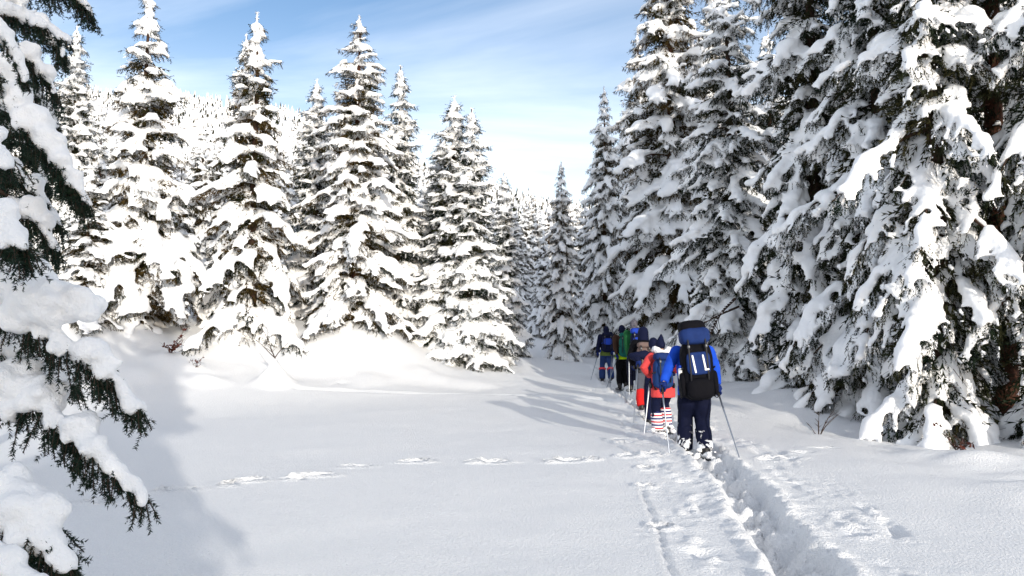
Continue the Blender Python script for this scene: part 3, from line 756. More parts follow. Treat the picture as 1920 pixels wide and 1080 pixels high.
bough(ft, [(ftx, fty, 3.4), W_(-60, 10, 3.9), W_(0, 50, 3.8), W_(30, 100, 3.8), W_(48, 145, 3.8)], 8, [pad(5, 60, 3.8, .06, .06)], dens=1.0, length=(.07, .15))

# the leaning snow covered bough of the spruce behind it
ft2 = bpy.data.objects.new('spruce_tree', None); COL.objects.link(ft2)
tag(ft2, 'shaded spruce at the upper left edge with a thick diagonal snow bough', 'tree')
bx_, by_ = -6.3, 8.0
zt = np.linspace(-.4, 9.5, 16)
link('trunk', mesh_np('trunk', *tubes(np.stack([np.full(16, bx_), np.full(16, by_), zt], 1)[None], (.13 * (1.02 - (zt + .4) / 10.2))[None], 12), [M['bark']], smooth=True), ft2)
big = dict(length=(.18, .5), r0=.03, voxel=.022, ndl=(150, .032, .010), droop=1.2)
def px_line(pts, Y): return [W_(a, b, Y) for a, b in pts]
bough(ft2, [(bx_, by_, 6.2)] + px_line([(-40, 60), (20, 170), (70, 240), (115, 300), (160, 365)], 6.6), 21,
      [pad(5, 130, 6.6, .16, .17), pad(25, 185, 6.6, .15, .16), pad(60, 225, 6.6, .17, .15), pad(90, 260, 6.6, .14, .13), pad(115, 300, 6.6, .11, .12), pad(140, 335, 6.6, .09, .12)], dens=1.1, **big)
for k, (pts, pads, Y) in enumerate([
        ([(-60, -40), (30, 10), (90, 50), (118, 95)], [(20, 0, .2, .1), (75, 40, .13, .1), (105, 75, .1, .1)], 7.4),
        ([(-60, -90), (60, -50), (130, -20), (168, 12)], [(40, -60, .2, .1), (110, -25, .12, .08), (150, 0, .08, .05)], 7.6),
        ([(-60, 40), (20, 80), (70, 110), (100, 165)], [(50, 100, .15, .12), (85, 135, .1, .1)], 7.2),
        ([(-60, 250), (0, 300), (60, 340), (110, 410)], [(10, 310, .14, .12), (65, 345, .12, .1)], 7.0),
        ([(-60, 330), (20, 370), (70, 400), (105, 460)], [(60, 390, .13, .12), (85, 410, .1, .1)], 6.9),
        ([(-60, 170), (10, 215), (60, 270), (80, 320)], [(20, 235, .12, .1)], 7.3),
        ([(-60, 420), (0, 450), (60, 480), (90, 540)], [(30, 460, .15, .1), (70, 490, .1, .1)], 7.0),
        ([(-60, 100), (10, 140), (80, 180), (105, 230)], [(60, 170, .14, .1), (90, 200, .08, .08)], 7.8),
        ([(-60, 520), (0, 560), (60, 590), (90, 650)], [(20, 565, .15, .1)], 7.2)]):
    P = px_line(pts, Y)
    bough(ft2, [(bx_, by_, P[0][2] + .5)] + P, 30 + k, [pad(a, b, Y, c, e) for a, b, c, e in pads], dens=.75, **big)

# ------------------------------------------------------------------ small plants in the snow
def shrub(px, py, label, segs, seed, leafs=0, size=1.0, name='dry_shrub'):
    p = to_ground(px, py); z = gz(p[0], p[1])
    root = bpy.data.objects.new(name, None); COL.objects.link(root); root.location = (p[0], p[1], z - .05)
    tag(root, label, 'shrub')
    rng = np.random.RandomState(seed)
    for k in range(segs):
        L = rng.uniform(.3, .75) * size; a = rng.rand() * 6.28; up = rng.uniform(.5, 1.3)
        t = np.linspace(0, 1, 7)
        P = np.stack([np.cos(a) * L * t * .7, np.sin(a) * L * t * .7, L * up * t - .12 * L * t ** 2 + .02 * np.sin(6 * t + a)], 1)
        parts = [tubes(P[None], (.011 * size * (1.1 - t))[None], 5)]
        for q in range(4):
            i = rng.randint(2, 6); b = a + rng.choice([-1, 1]) * rng.uniform(.5, 1.2); l2 = L * rng.uniform(.2, .45)
            Q = np.stack([P[i, 0] + np.cos(b) * l2 * t * .8, P[i, 1] + np.sin(b) * l2 * t * .8, P[i, 2] + l2 * .55 * t], 1)
            parts.append(tubes(Q[None], (.006 * size * (1.15 - t))[None], 4))
        st = link('stem', mesh_np('stem', *join_parts(parts), [M['twig']], smooth=True), root)
        if leafs:
            n = leafs; i = rng.randint(2, 7, n); c = P[i] + rng.normal(0, .05 * size, (n, 3))
            u = nrm(rng.normal(size=(n, 3))); v = nrm(np.cross(u, rng.normal(size=(n, 3)))); w = np.cross(u, v); s = rng.uniform(.05, .09, n)[:, None] * size
            V = np.stack([c - u * s, c + v * s * .45 + w * s * .12, c + u * s, c - v * s * .45 + w * s * .12], 1).reshape(-1, 3)
            link('leaves', mesh_np('leaves', V, np.arange(n * 4).reshape(-1, 4), [M['deadleaf']]), st)['kind'] = 'stuff'
    return root
shrub(515, 722, 'bare dark twig poking out of a pointed snow cone', 4, 3, size=1.15)
shrub(318, 690, 'reddish dead leaves sticking out of the snow mound', 6, 5, leafs=12, size=.85, name='dead_leaf_shrub')
shrub(366, 702, 'small reddish leaf tuft low on the snow mound', 4, 8, leafs=10, size=.5, name='dead_leaf_shrub')
shrub(1535, 815, 'thin bare twigs lying over the snow in front of the right forest', 5, 9, size=.9, name='dry_shrub')
shrub(1800, 852, 'reddish brown dead twigs under the right hand spruces', 7, 12, leafs=3, size=.7, name='dry_shrub')

def log(name, label, pts, r, seed, snow=True):
    C = catmull(pts, 24); t = np.linspace(0, 1, 24)
    root = bpy.data.objects.new(name, None); COL.objects.link(root)
    tag(root, label, 'branch')
    rng = np.random.RandomState(seed)
    parts = [tubes(C[None], (r * (1.1 - .8 * t))[None], 8)]
    for k in range(9):
        i = rng.randint(4, 22); dd = nrm(rng.normal(size=3) + np.array([0, 0, -.3])); l = rng.uniform(.3, .8)
        parts.append(tubes((C[i] + dd * l * np.linspace(0, 1, 5)[:, None])[None], (.3 * r * np.linspace(1, .2, 5))[None], 4))
    link('limb', mesh_np('limb', *join_parts(parts), [M['bark']], smooth=True), root)
    if snow:
        r3 = r * rng.uniform(.7, 1.1, 24); e = np.eye(3)
        V, Fs = ellipsoids(C + np.array([0, 0, r * .8]), e[0] * (r3 * 1.5)[:, None], e[1] * (r3 * 1.3)[:, None], e[2] * (r3 * .8)[:, None])
        V, Nn, Fc = remesh(V, Fs, .03, 2)
        tag(link('snow', mesh_np('snow', V, Fc, [M['tree_snow']], smooth=True), root), kind='stuff')
log('dead_branch', 'dead reddish branch leaning down behind the front hiker', [at(1378, 560, 21.5), at(1350, 590, 20.8), at(1330, 630, 20.2), at(1322, 665, 19.8)], .035, 3)
log('dead_branch', 'second dead branch slanting left beside the front hiker', [at(1385, 575, 21), at(1345, 592, 20.5), at(1318, 606, 20), at(1290, 612, 19.5)], .03, 4)
#@@PEOPLE
# ------------------------------------------------------------------ hikers
def cloth(name, col, col2=None, rough=.8, sheen=.15, sc=9):
    return mat(name, col, rough, .12, noise=(sc, .25), col2=col2 or tuple(c * .72 for c in col), bump=(60, .25, .006))
K = {
    'skin': mat('skin_material', (.55, .34, .25), .55, .35),
    'blue': cloth('blue_jacket_material', (.012, .075, .55)), 'navy': cloth('navy_material', (.006, .009, .034)), 'black': cloth('black_material', (.003, .003, .0055)),
    'darknavy': cloth('dark_trouser_material', (.004, .006, .022)), 'coral': cloth('coral_jacket_material', (.72, .075, .075)), 'white': cloth('white_fur_material', (.85, .85, .85), (.7, .7, .72)),
    'packblue': cloth('pack_blue_material', (.014, .045, .16)), 'packmid': cloth('pack_mid_blue_material', (.013, .032, .13)), 'royal': cloth('royal_blue_material', (.02, .06, .42)),
    'taupe': cloth('taupe_material', (.17, .12, .11)), 'grey': cloth('grey_material', (.10, .11, .14)), 'red': cloth('red_gaiter_material', (.65, .02, .02)),
    'green': cloth('green_jacket_material', (.012, .09, .03)), 'packgreen': cloth('pack_green_material', (.01, .11, .085)), 'lime': cloth('lime_material', (.45, .68, .01)),
    'brown': cloth('brown_jacket_material', (.045, .022, .014)), 'olive': cloth('olive_material', (.12, .17, .04)), 'jeans': cloth('jeans_material', (.025, .05, .16)),
    'glove': cloth('blue_glove_material', (.01, .025, .13)), 'boot': mat('boot_material', (.012, .012, .014), .5, .4), 'strap': mat('strap_material', (.012, .012, .015), .6, .3),
    'stripe': mat('white_stripe_material', (.8, .8, .8), .6, .3), 'pole': mat('pole_metal_material', (.28, .31, .36), .32, .5, .85), 'polewhite': mat('pole_white_material', (.7, .72, .75), .35, .5, .2),
    'grip': mat('pole_grip_material', (.012, .012, .013), .7, .3), 'frame': mat('snowshoe_frame_material', (.06, .065, .075), .4, .5, .3), 'ghat': cloth('knit_hat_material', (.16, .15, .17), (.05, .05, .07), sc=30),
    'band': mat('red_band_material', (.75, .06, .08), .6, .3),
}
# dusted trousers: snow caught on the lower legs
m = cloth('snow_dusted_trouser_material', (.004, .006, .024)); t_ = m.node_tree
b_ = t_.nodes['Principled BSDF']; n_ = t_.nodes.new('ShaderNodeTexNoise'); n_.inputs['Scale'].default_value = 9; n_.inputs['Detail'].default_value = 6; n_.inputs['Distortion'].default_value = .6
c_ = t_.nodes.new('ShaderNodeTexCoord'); t_.links.new(c_.outputs['Object'], n_.inputs['Vector'])
s_ = t_.nodes.new('ShaderNodeSeparateXYZ'); t_.links.new(c_.outputs['Object'], s_.inputs[0])
r1 = t_.nodes.new('ShaderNodeMapRange'); r1.inputs['From Min'].default_value = .62; r1.inputs['From Max'].default_value = .25; r1.inputs['To Min'].default_value = -.25; r1.inputs['To Max'].default_value = .085
t_.links.new(s_.outputs['Z'], r1.inputs['Value'])
ad = t_.nodes.new('ShaderNodeMath'); t_.links.new(n_.outputs['Fac'], ad.inputs[0]); t_.links.new(r1.outputs[0], ad.inputs[1])
r2 = t_.nodes.new('ShaderNodeMapRange'); r2.inputs['From Min'].default_value = .58; r2.inputs['From Max'].default_value = .64; t_.links.new(ad.outputs[0], r2.inputs['Value'])
mx = t_.nodes.new('ShaderNodeMixRGB'); old = b_.inputs['Base Color'].links[0].from_socket
t_.links.new(old, mx.inputs['Color1']); mx.inputs['Color2'].default_value = (.8, .82, .86, 1); t_.links.new(r2.outputs[0], mx.inputs['Fac']); t_.links.new(mx.outputs[0], b_.inputs['Base Color'])
K['dusted'] = m
# knitted rings of red, white and navy
m = bpy.data.materials.new('striped_legwarmer_material'); m.use_nodes = True; t_ = m.node_tree; b_ = t_.nodes['Principled BSDF']; b_.inputs['Roughness'].default_value = .85
c_ = t_.nodes.new('ShaderNodeTexCoord'); s_ = t_.nodes.new('ShaderNodeSeparateXYZ'); t_.links.new(c_.outputs['Object'], s_.inputs[0])
mu = t_.nodes.new('ShaderNodeMath'); mu.operation = 'MULTIPLY'; mu.inputs[1].default_value = 1 / .105; t_.links.new(s_.outputs['Z'], mu.inputs[0])
fr = t_.nodes.new('ShaderNodeMath'); fr.operation = 'FRACT'; t_.links.new(mu.outputs[0], fr.inputs[0])
rp = t_.nodes.new('ShaderNodeValToRGB'); rp.color_ramp.interpolation = 'CONSTANT'
els = rp.color_ramp.elements; els[0].position = 0; els[0].color = (.8, .79, .8, 1); els[1].position = .24; els[1].color = (.62, .03, .04, 1)
for ps, cl in ((.48, (.8, .79, .8, 1)), (.74, (.015, .02, .12, 1))):
    e = els.new(ps); e.color = cl
t_.links.new(fr.outputs[0], rp.inputs['Fac']); t_.links.new(rp.outputs[0], b_.inputs['Base Color'])
K['striped'] = m

def loft(P, rx, ry=None, n=14, side=(1, 0, 0)):
    P = np.asarray(P, float); rx = np.asarray(rx, float); ry = rx if ry is None else np.asarray(ry, float)
    T = nrm(np.gradient(P, axis=0)); S = np.asarray(side, float)[None] - T * (T @ np.asarray(side, float))[:, None]
    S = nrm(S); U = np.cross(S, T); a = np.arange(n) * 2 * np.pi / n
    V = P[:, None] + np.cos(a)[None, :, None] * S[:, None] * rx[:, None, None] + np.sin(a)[None, :, None] * U[:, None] * ry[:, None, None]
    m = len(P); ix = np.arange(m * n).reshape(m, n); nx_ = np.roll(ix, -1, 1)
    Q = np.stack([ix[:-1], nx_[:-1], nx_[1:], ix[1:]], -1).reshape(-1, 4)
    V = np.concatenate([V.reshape(-1, 3), P[:1], P[-1:]])
    c0, c1 = m * n, m * n + 1
    tr = np.concatenate([np.stack([nx_[0], ix[0], np.full(n, c0)], 1), np.stack([ix[-1], nx_[-1], np.full(n, c1)], 1)])
    return V, [tr, Q]
def ell(c, r, ico=ICO2, rot=None):
    V = ico[0] * np.asarray(r, float)
    if rot is not None: V = V @ np.array(rot).T
    return V + np.asarray(c, float), ico[1]
def sbox(c, size, e=.45, n=22, rot=None):
    """soft rounded box (superellipsoid)"""
    u = np.linspace(-np.pi / 2, np.pi / 2, n // 2 + 1); v = np.linspace(-np.pi, np.pi, n, endpoint=False)
    f = lambda x: np.sign(x) * np.abs(x) ** e
    U, W = np.meshgrid(u, v, indexing='ij')
    V = np.stack([f(np.cos(U)) * f(np.cos(W)), f(np.cos(U)) * f(np.sin(W)), f(np.sin(U))], -1).reshape(-1, 3) * np.asarray(size) * .5
    if rot is not None: V = V @ np.array(rot).T
    ix = np.arange((n // 2 + 1) * n).reshape(-1, n); nx_ = np.roll(ix, -1, 1)
    return V + np.asarray(c), np.stack([ix[:-1], nx_[:-1], nx_[1:], ix[1:]], -1).reshape(-1, 4)
VS = 1.0
def soft(name, parts, material, parent, voxel=.014, sm=3, fold=.006, freq=22, seed=0):
    voxel *= VS
    V, Fs = join_parts(parts)
    V, Nn, Fc = remesh(V, Fs, voxel, sm, .5)
    if fold:
        q = V * np.array([1, 1, .55])
        V = V + Nn * (fold * noise3(q, freq, seed) + fold * .5 * noise3(q, freq * 2.3, seed + 1))[:, None]
    return link(name, mesh_np(name, V, Fc, [material], smooth=True), parent)
def ik(a, c, l1, l2, hint):
    a = np.asarray(a, float); c = np.asarray(c, float); d = c - a; D = np.linalg.norm(d)
    if D > (l1 + l2) * .995: c = a + d / D * (l1 + l2) * .995; d = c - a; D = np.linalg.norm(d)
    x = (l1 * l1 - l2 * l2 + D * D) / (2 * D); h = math.sqrt(max(l1 * l1 - x * x, 0))
    u = d / D; p = np.asarray(hint, float); p = p - u * (p @ u); p /= np.linalg.norm(p)
    return a + u * x + p * h, c
def rotz(v, a):
    v = np.asarray(v, float); c, s = math.cos(a), math.sin(a)
    return np.stack([v[..., 0] * c - v[..., 1] * s, v[..., 0] * s + v[..., 1] * c, v[..., 2]], -1)

def gripping_hand(G, axis_, palm, wrist, k=1.0):
    """palm and five fingers closed round a shaft through G along axis_; palm = direction from shaft to the palm"""
    u = np.asarray(axis_, float) / np.linalg.norm(axis_); q = np.asarray(palm, float); q = q - u * (q @ u); q /= np.linalg.norm(q); w = np.cross(u, q)
    parts = []
    pc = G + q * .034 * k
    parts.append(loft([np.asarray(wrist), (np.asarray(wrist) + pc) / 2, pc + w * .0, pc - q * .004], [.036 * k, .042 * k, .045 * k, .036 * k], [.03 * k, .03 * k, .026 * k, .02 * k], 12, side=u))
    for i, (fl, off) in enumerate(((1.0, .034), (1.1, .012), (1.04, -.010), (.85, -.032))):
        th = np.radians(np.linspace(35, 35 + 215 * fl, 9)); r = .030 * k
        P = G + u * off * k + (np.cos(th)[:, None] * q + np.sin(th)[:, None] * w) * r
        parts.append(loft(P, np.linspace(.0125, .0095, 9) * k, None, 8))
    th = np.radians(np.linspace(-25, -150, 7)); P = G + u[None] * np.linspace(.042, .056, 7)[:, None] * k + (np.cos(th)[:, None] * q + np.sin(th)[:, None] * w) * .033 * k
    parts.append(loft(P, np.linspace(.0145, .0105, 7) * k, None, 8))
    return parts

def ski_pole(hand, tip, label, metal='pole', up=.07, basket=True):
    """trekking pole from above the hand to its tip in the snow (world space)"""
    hand = np.asarray(hand, float); tip = np.asarray(tip, float); u = (hand - tip) / np.linalg.norm(hand - tip); L = np.linalg.norm(hand - tip)
    root = bpy.data.objects.new('ski_pole', None); COL.objects.link(root); root.location = tuple(tip)
    tag(root, label, 'ski pole', 'hikers\' ski poles')
    q = lambda s: u * s
    link('shaft', mesh_np('shaft', *loft([q(-.04), q(.03), q(.35 * L), q(.36 * L), q(.7 * L), q(.71 * L), q(L - .06)], [.004, .0075, .0085, .0105, .0105, .0125, .0125], None, 8), [K[metal]], smooth=True), root)
    link('grip', mesh_np('grip', *loft([q(L - .08), q(L - .06), q(L), q(L + up - .02), q(L + up), q(L + up + .012)], [.014, .018, .0165, .018, .021, .012], None, 10), [K['grip']], smooth=True), root)
    if basket:
        V, Fs = loft([q(.06), q(.066), q(.075), q(.085)], [.05, .055, .02, .013], None, 14)
        link('basket', mesh_np('basket', V, Fs, [K['grip']], smooth=True), root)
    s = nrm(np.cross(u, np.array([0, 1.0, .2]))); a = np.linspace(0, 6.283, 11)
    P = q(L + up - .02) - np.array([0, 0, .06]) + (np.cos(a)[:, None] * np.array([0, 0, .07]) + np.sin(a)[:, None] * s * .03)
    link('wrist_strap', mesh_np('wrist_strap', *loft(P, np.full(11, .006), np.full(11, .003), 6), [K['strap']], smooth=True), root)
    return root

def person(px, py, Y, H, label, jacket, trousers, hands, feet, hat, hem=None, gaiter=None, gaiter_top=.42, head_turn=0.0, lean=.07, rot=0.0, seed=1, glove='glove', hood=None, shoes=True,
           trouser_mat=None, boot='boot', poles=(), wide=1.0, coat=.82, bands=False, foot_snow=False):
    """px,py: the point between the feet in the photograph, Y its distance; hands: (px,py,Y) pixel spots; feet: two (x,y,lift)"""
    Y *= 1.035; H *= 1.035
    base = at(px, py, Y); k = H / 1.76; leg = wide ** 1.1
    loc = np.array([base[0], Y, np.mean([gz(base[0] + a_, Y + b_) for a_ in (-.1, .1) for b_ in (-.15, 0, .15)]) + .015])
    to_l = lambda w: rotz(np.asarray(w) - loc, -rot)
    hip_z = .915 * k; sw = .185 * k * wide
    hipL, hipR = np.array([-.095 * k, 0, hip_z]), np.array([.095 * k, 0, hip_z])
    sh_y = lean
    shL, shR = np.array([-sw, sh_y, 1.43 * k]), np.array([sw, sh_y, 1.43 * k])
    ank = [np.array([f[0], f[1], .09 * k + f[2]]) for f in feet]
    kn = [ik(h, a, .44 * k, .43 * k, (0.02 * (-1 if i == 0 else 1), 1, 0)) for i, (h, a) in enumerate(zip((hipL, hipR), ank))]
    H_w = [at(h[0], h[1], h[2] * 1.035) for h in hands]; H_l = [to_l(h) for h in H_w]
    el = []; wr = []
    for i, (s, h) in enumerate(zip((shL, shR), H_l)):
        sx = -1 if i == 0 else 1
        w = h + nrm(s - h + np.array([sx * .1, -.25, 0])) * .085 * k
        e, w2 = ik(s, w, .29 * k, .265 * k, (sx * .8, -.55, -.25)); el.append(e); wr.append(w2); H_l[i] = h + (w2 - w)
    head = np.array([0, sh_y + .07 * k, 1.635 * k])
    # ---- body: one continuous surface
    B = []
    zr = np.array([.84, .93, 1.03, 1.16, 1.30, 1.41, 1.46]) * k
    B.append(loft(np.stack([zr * 0, sh_y * (zr - zr[0]) / (zr[-1] - zr[0]), zr], 1), np.array([.15, .165, .145, .15, .17, .16, .09]) * k * wide, np.array([.1, .115, .10, .11, .12, .10, .07]) * k))
    B.append(loft([[0, sh_y, 1.42 * k], [0, sh_y + .03 * k, 1.5 * k], head - [0, .01, .05 * k]], [.075 * k, .058 * k, .058 * k]))
    B.append(ell(head, np.array([.076, .094, .118]) * k)); B.append(ell(head + np.array([0, .094, -.01]) * k, np.array([.016, .026, .03]) * k)); B.append(ell(head + np.array([0, .05, -.085]) * k, np.array([.045, .045, .035]) * k))
    for sx in (-1, 1): B.append(ell(head + np.array([sx * .077, -.005, -.005]) * k, np.array([.012, .022, .033]) * k))
    B.append(ell(head + np.array([0, .085, -.06]) * k, np.array([.026, .014, .01]) * k))
    for i in range(2):
        B.append(loft([(hipL, hipR)[i] + [0, 0, .03], (hipL, hipR)[i] * .5 + kn[i][0] * .5, kn[i][0], kn[i][0] * .6 + kn[i][1] * .4, kn[i][1]], np.array([.085, .082, .058, .056, .04]) * k))
        B.append(loft([(shL, shR)[i], (shL, shR)[i] * .5 + el[i] * .5, el[i], el[i] * .6 + wr[i] * .4, wr[i]], np.array([.062, .052, .042, .042, .03]) * k))
        B.append(loft([ank[i] + [0, 0, .02], ank[i] + np.array([0, .02, -.05]) * k, ank[i] + np.array([0, .13, -.07]) * k], np.array([.04, .045, .035]) * k))
    body = soft('person', B, K['skin'], None, .02, 2, 0)
    body.location = tuple(loc); body.rotation_euler = (0, 0, rot)
    tag(body, label, 'person', 'hikers walking in file along the trench')
    for sx in (-1, 1): link('eye', mesh_np('eye', *ell(head + np.array([sx * .032, .081, .012]) * k, np.full(3, .013) * k, ICO1), [K['boot']], smooth=True), body)
    # ---- trousers, gaiters, boots
    Tp = [loft(np.stack([[0, 0, 0, 0], [0, 0, 0, .01], np.array([.80, .87, .95, 1.02]) * k], 1), np.array([.13, .175, .178, .165]) * k * wide, np.array([.12, .135, .13, .12]) * k)]
    for i in range(2):
        h_ = (hipL, hipR)[i]
        Tp.append(loft([h_ + [0, 0, .04], h_ * .55 + kn[i][0] * .45, kn[i][0] + [0, 0, .02], kn[i][0] * .55 + kn[i][1] * .45, kn[i][1] * .95 + kn[i][0] * .05 + [0, 0, -.0]], np.array([.108, .108, .088, .088, .08]) * k * leg))
    soft('trousers', Tp, K[trouser_mat or trousers], body, .016, 2, .014, 17, seed)
    for i in range(2):
        a = ank[i]; d_ = nrm(kn[i][0] - a)
        if gaiter:
            G_ = [loft([a + d_ * .0, a + d_ * .1 * k, a + d_ * .22 * k, a + d_ * gaiter_top * .8 * k], np.array([.10, .106, .112, .108]) * k)]
            soft('gaiter', G_, K[gaiter], body, .014, 2, .006, 26, seed + i)
        if bands:
            link('reflective_band', mesh_np('reflective_band', *loft([a + d_ * .30 * k, a + d_ * .35 * k], [.116 * k, .116 * k]), [K['band']], smooth=True), body)
        f = a - np.array([0, 0, .055]) * k
        soft('boot', [loft([a + [0, 0, .08 * k], a + [0, 0, 0], f + [0, 0, .01]], np.array([.068, .064, .058]) * k), loft([f + [0, -.07 * k, 0], f + [0, 0, .005], f + [0, .11 * k, .0], f + [0, .2 * k, -.012]], np.array([.045, .056, .054, .035]) * k, np.array([.04, .05, .045, .025]) * k)], K[boot], body, .013, 2, 0)
        if shoes:
            a2 = np.linspace(0, 2 * np.pi, 33); yy = np.cos(a2) * .30; xx = np.sin(a2) * (.10 + .02 * np.cos(a2)); zz = .05 * np.clip(yy / .3 - .35, 0, 1) ** 1.4
            tl = .35 * feet[i][2]
            P = np.stack([f[0] + xx, f[1] + .06 + yy, f[2] - .055 + zz - tl * yy], 1)
            sh = link('snowshoe', mesh_np('snowshoe', *loft(P, np.full(33, .011), None, 7), [K['frame']], smooth=True), body)
            dk = [loft([[f[0], f[1] + .06 + y0, f[2] - .055 - tl * y0] for y0 in (-.22, -.1, .05, .17)], [.045, .088, .095, .07], [.004] * 4, 8)]
            link('deck', mesh_np('deck', *join_parts(dk), [K['strap']], smooth=True), sh)
            if foot_snow:
                r5 = np.random.RandomState(seed + i); n5 = 26
                C5 = np.stack([f[0] + r5.normal(0, .075, n5), f[1] - .02 + r5.normal(0, .12, n5), f[2] - .02 + np.abs(r5.normal(0, .045, n5))], 1); r6 = r5.uniform(.02, .05, n5); e3 = np.eye(3)
                V5, F5 = ellipsoids(C5, e3[0] * r6[:, None], e3[1] * r6[:, None], e3[2] * (r6 * .8)[:, None], ICO1)
                V5, N5, F5 = remesh(V5, F5, .014, 1); link('snow_clump', mesh_np('snow_clump', V5 + N5 * (.006 * noise3(V5, 60, i))[:, None], F5, [M['near_snow']], smooth=True), sh)
    # ---- jacket
    zr = np.array([coat, coat + .07, .98, 1.1, 1.24, 1.36, 1.44, 1.50]) * k
    J = [loft(np.stack([zr * 0, sh_y * np.clip((zr - .9 * k) / (.5 * k), 0, 1), zr], 1), np.array([.205, .205, .195, .19, .205, .205, .15, .075]) * k * wide, np.array([.155, .155, .145, .14, .15, .145, .11, .075]) * k)]
    for i in range(2):
        s = (shL, shR)[i]
        J.append(loft([s + [0, 0, .0], s * .55 + el[i] * .45, el[i], el[i] * .5 + wr[i] * .5, wr[i] * .97 + el[i] * .03], np.array([.092, .082, .072, .066, .056]) * k))
        J.append(ell(s, np.full(3, .095) * k, ICO1))
    soft('jacket', J, K[jacket], body, .015, 2, .016, 17, seed + 3)
    if hem:
        z2 = np.array([coat - .035, coat, coat + .09, coat + .16]) * k
        soft('jacket_hem', [loft(np.stack([z2 * 0, z2 * 0, z2], 1), np.array([.212, .22, .216, .208]) * k * wide, np.array([.162, .17, .166, .16]) * k)], K[hem], body, .014, 2, .006, 22, seed + 5)
    if hood:
        n6 = 40; r6 = np.random.RandomState(seed); a6 = np.linspace(0, 2 * np.pi, n6, endpoint=False)
        C6 = np.stack([np.cos(a6) * .125 * k, sh_y - .02 + np.sin(a6) * .10 * k, 1.55 * k + .03 * np.cos(a6 * 2) + 0 * a6], 1); rr = r6.uniform(.045, .07, n6) * k; e3 = np.eye(3)
        V6, F6 = ellipsoids(C6, e3[0] * rr[:, None], e3[1] * rr[:, None], e3[2] * rr[:, None], ICO1)
        V6, N6, F6 = remesh(V6, F6, .012, 1)
        link('fur_hood', mesh_np('fur_hood', V6 + N6 * (.012 * noise3(V6, 90, 3))[:, None], F6, [K[hood]], smooth=True), body)
    # ---- gloves
    for i in range(2):
        tipw = None
        for (hi, tp, *_r) in poles:
            if hi == i: tipw = at(tp[0], tp[1], tp[2] * 1.035)
        ax = (H_l[i] - to_l(tipw)) if tipw is not None else np.array([.1, .3, 1.0])
        pd = (wr[i] - H_l[i]) + np.array([0, -.02, .0])
        soft('glove', gripping_hand(H_l[i], ax, pd, wr[i], 1.12 * k), K[glove], body, .0075, 1, 0)
    # ---- hat
    kind, hc = hat
    if kind == 'beanie':
        hp = [ell(head + np.array([0, -.012, .035]) * k, np.array([.095, .112, .115]) * k), loft([head + np.array([0, -.01, -.03]) * k, head + np.array([0, -.01, .02]) * k], np.array([.098, .1]) * k, np.array([.114, .116]) * k)]
        hp += [ell(head + np.array([0, -.05, -.05]) * k, np.array([.085, .06, .07]) * k)]
    elif kind == 'hood':
        hp = [ell(head + np.array([0, -.01, .02]) * k, np.array([.118, .13, .145]) * k), loft([head + np.array([0, -.03, -.16]) * k, head + np.array([0, -.02, -.02]) * k], np.array([.13, .115]) * k, np.array([.115, .12]) * k)]
    else:                                          # pointed knitted cap
        hp = [ell(head + np.array([0, -.01, .03]) * k, np.array([.094, .11, .10]) * k), loft([head + np.array([0, -.01, .06]) * k, head + np.array([.01, -.01, .15]) * k, head + np.array([.015, -.02, .235]) * k], np.array([.085, .052, .012]) * k)]
    hb = soft('hat', hp, K[hc], body, .012, 2, .004, 40, seed + 7)
    if kind == 'beanie_pom': pass
    for n_, (hi, tp, lb, *mt) in enumerate(poles):
        tw = at(tp[0], tp[1], tp[2] * 1.035); tw[2] = gz(tw[0], tw[1]) - .10
        ski_pole(rotz(H_l[hi], rot) + loc, tw, lb, *(mt or ['pole']))
    return dict(body=body, loc=loc, rot=rot, k=k, back=np.array([0, sh_y * .75 - .15 * k, 1.15 * k]), sh=(shL, shR), lean=sh_y)

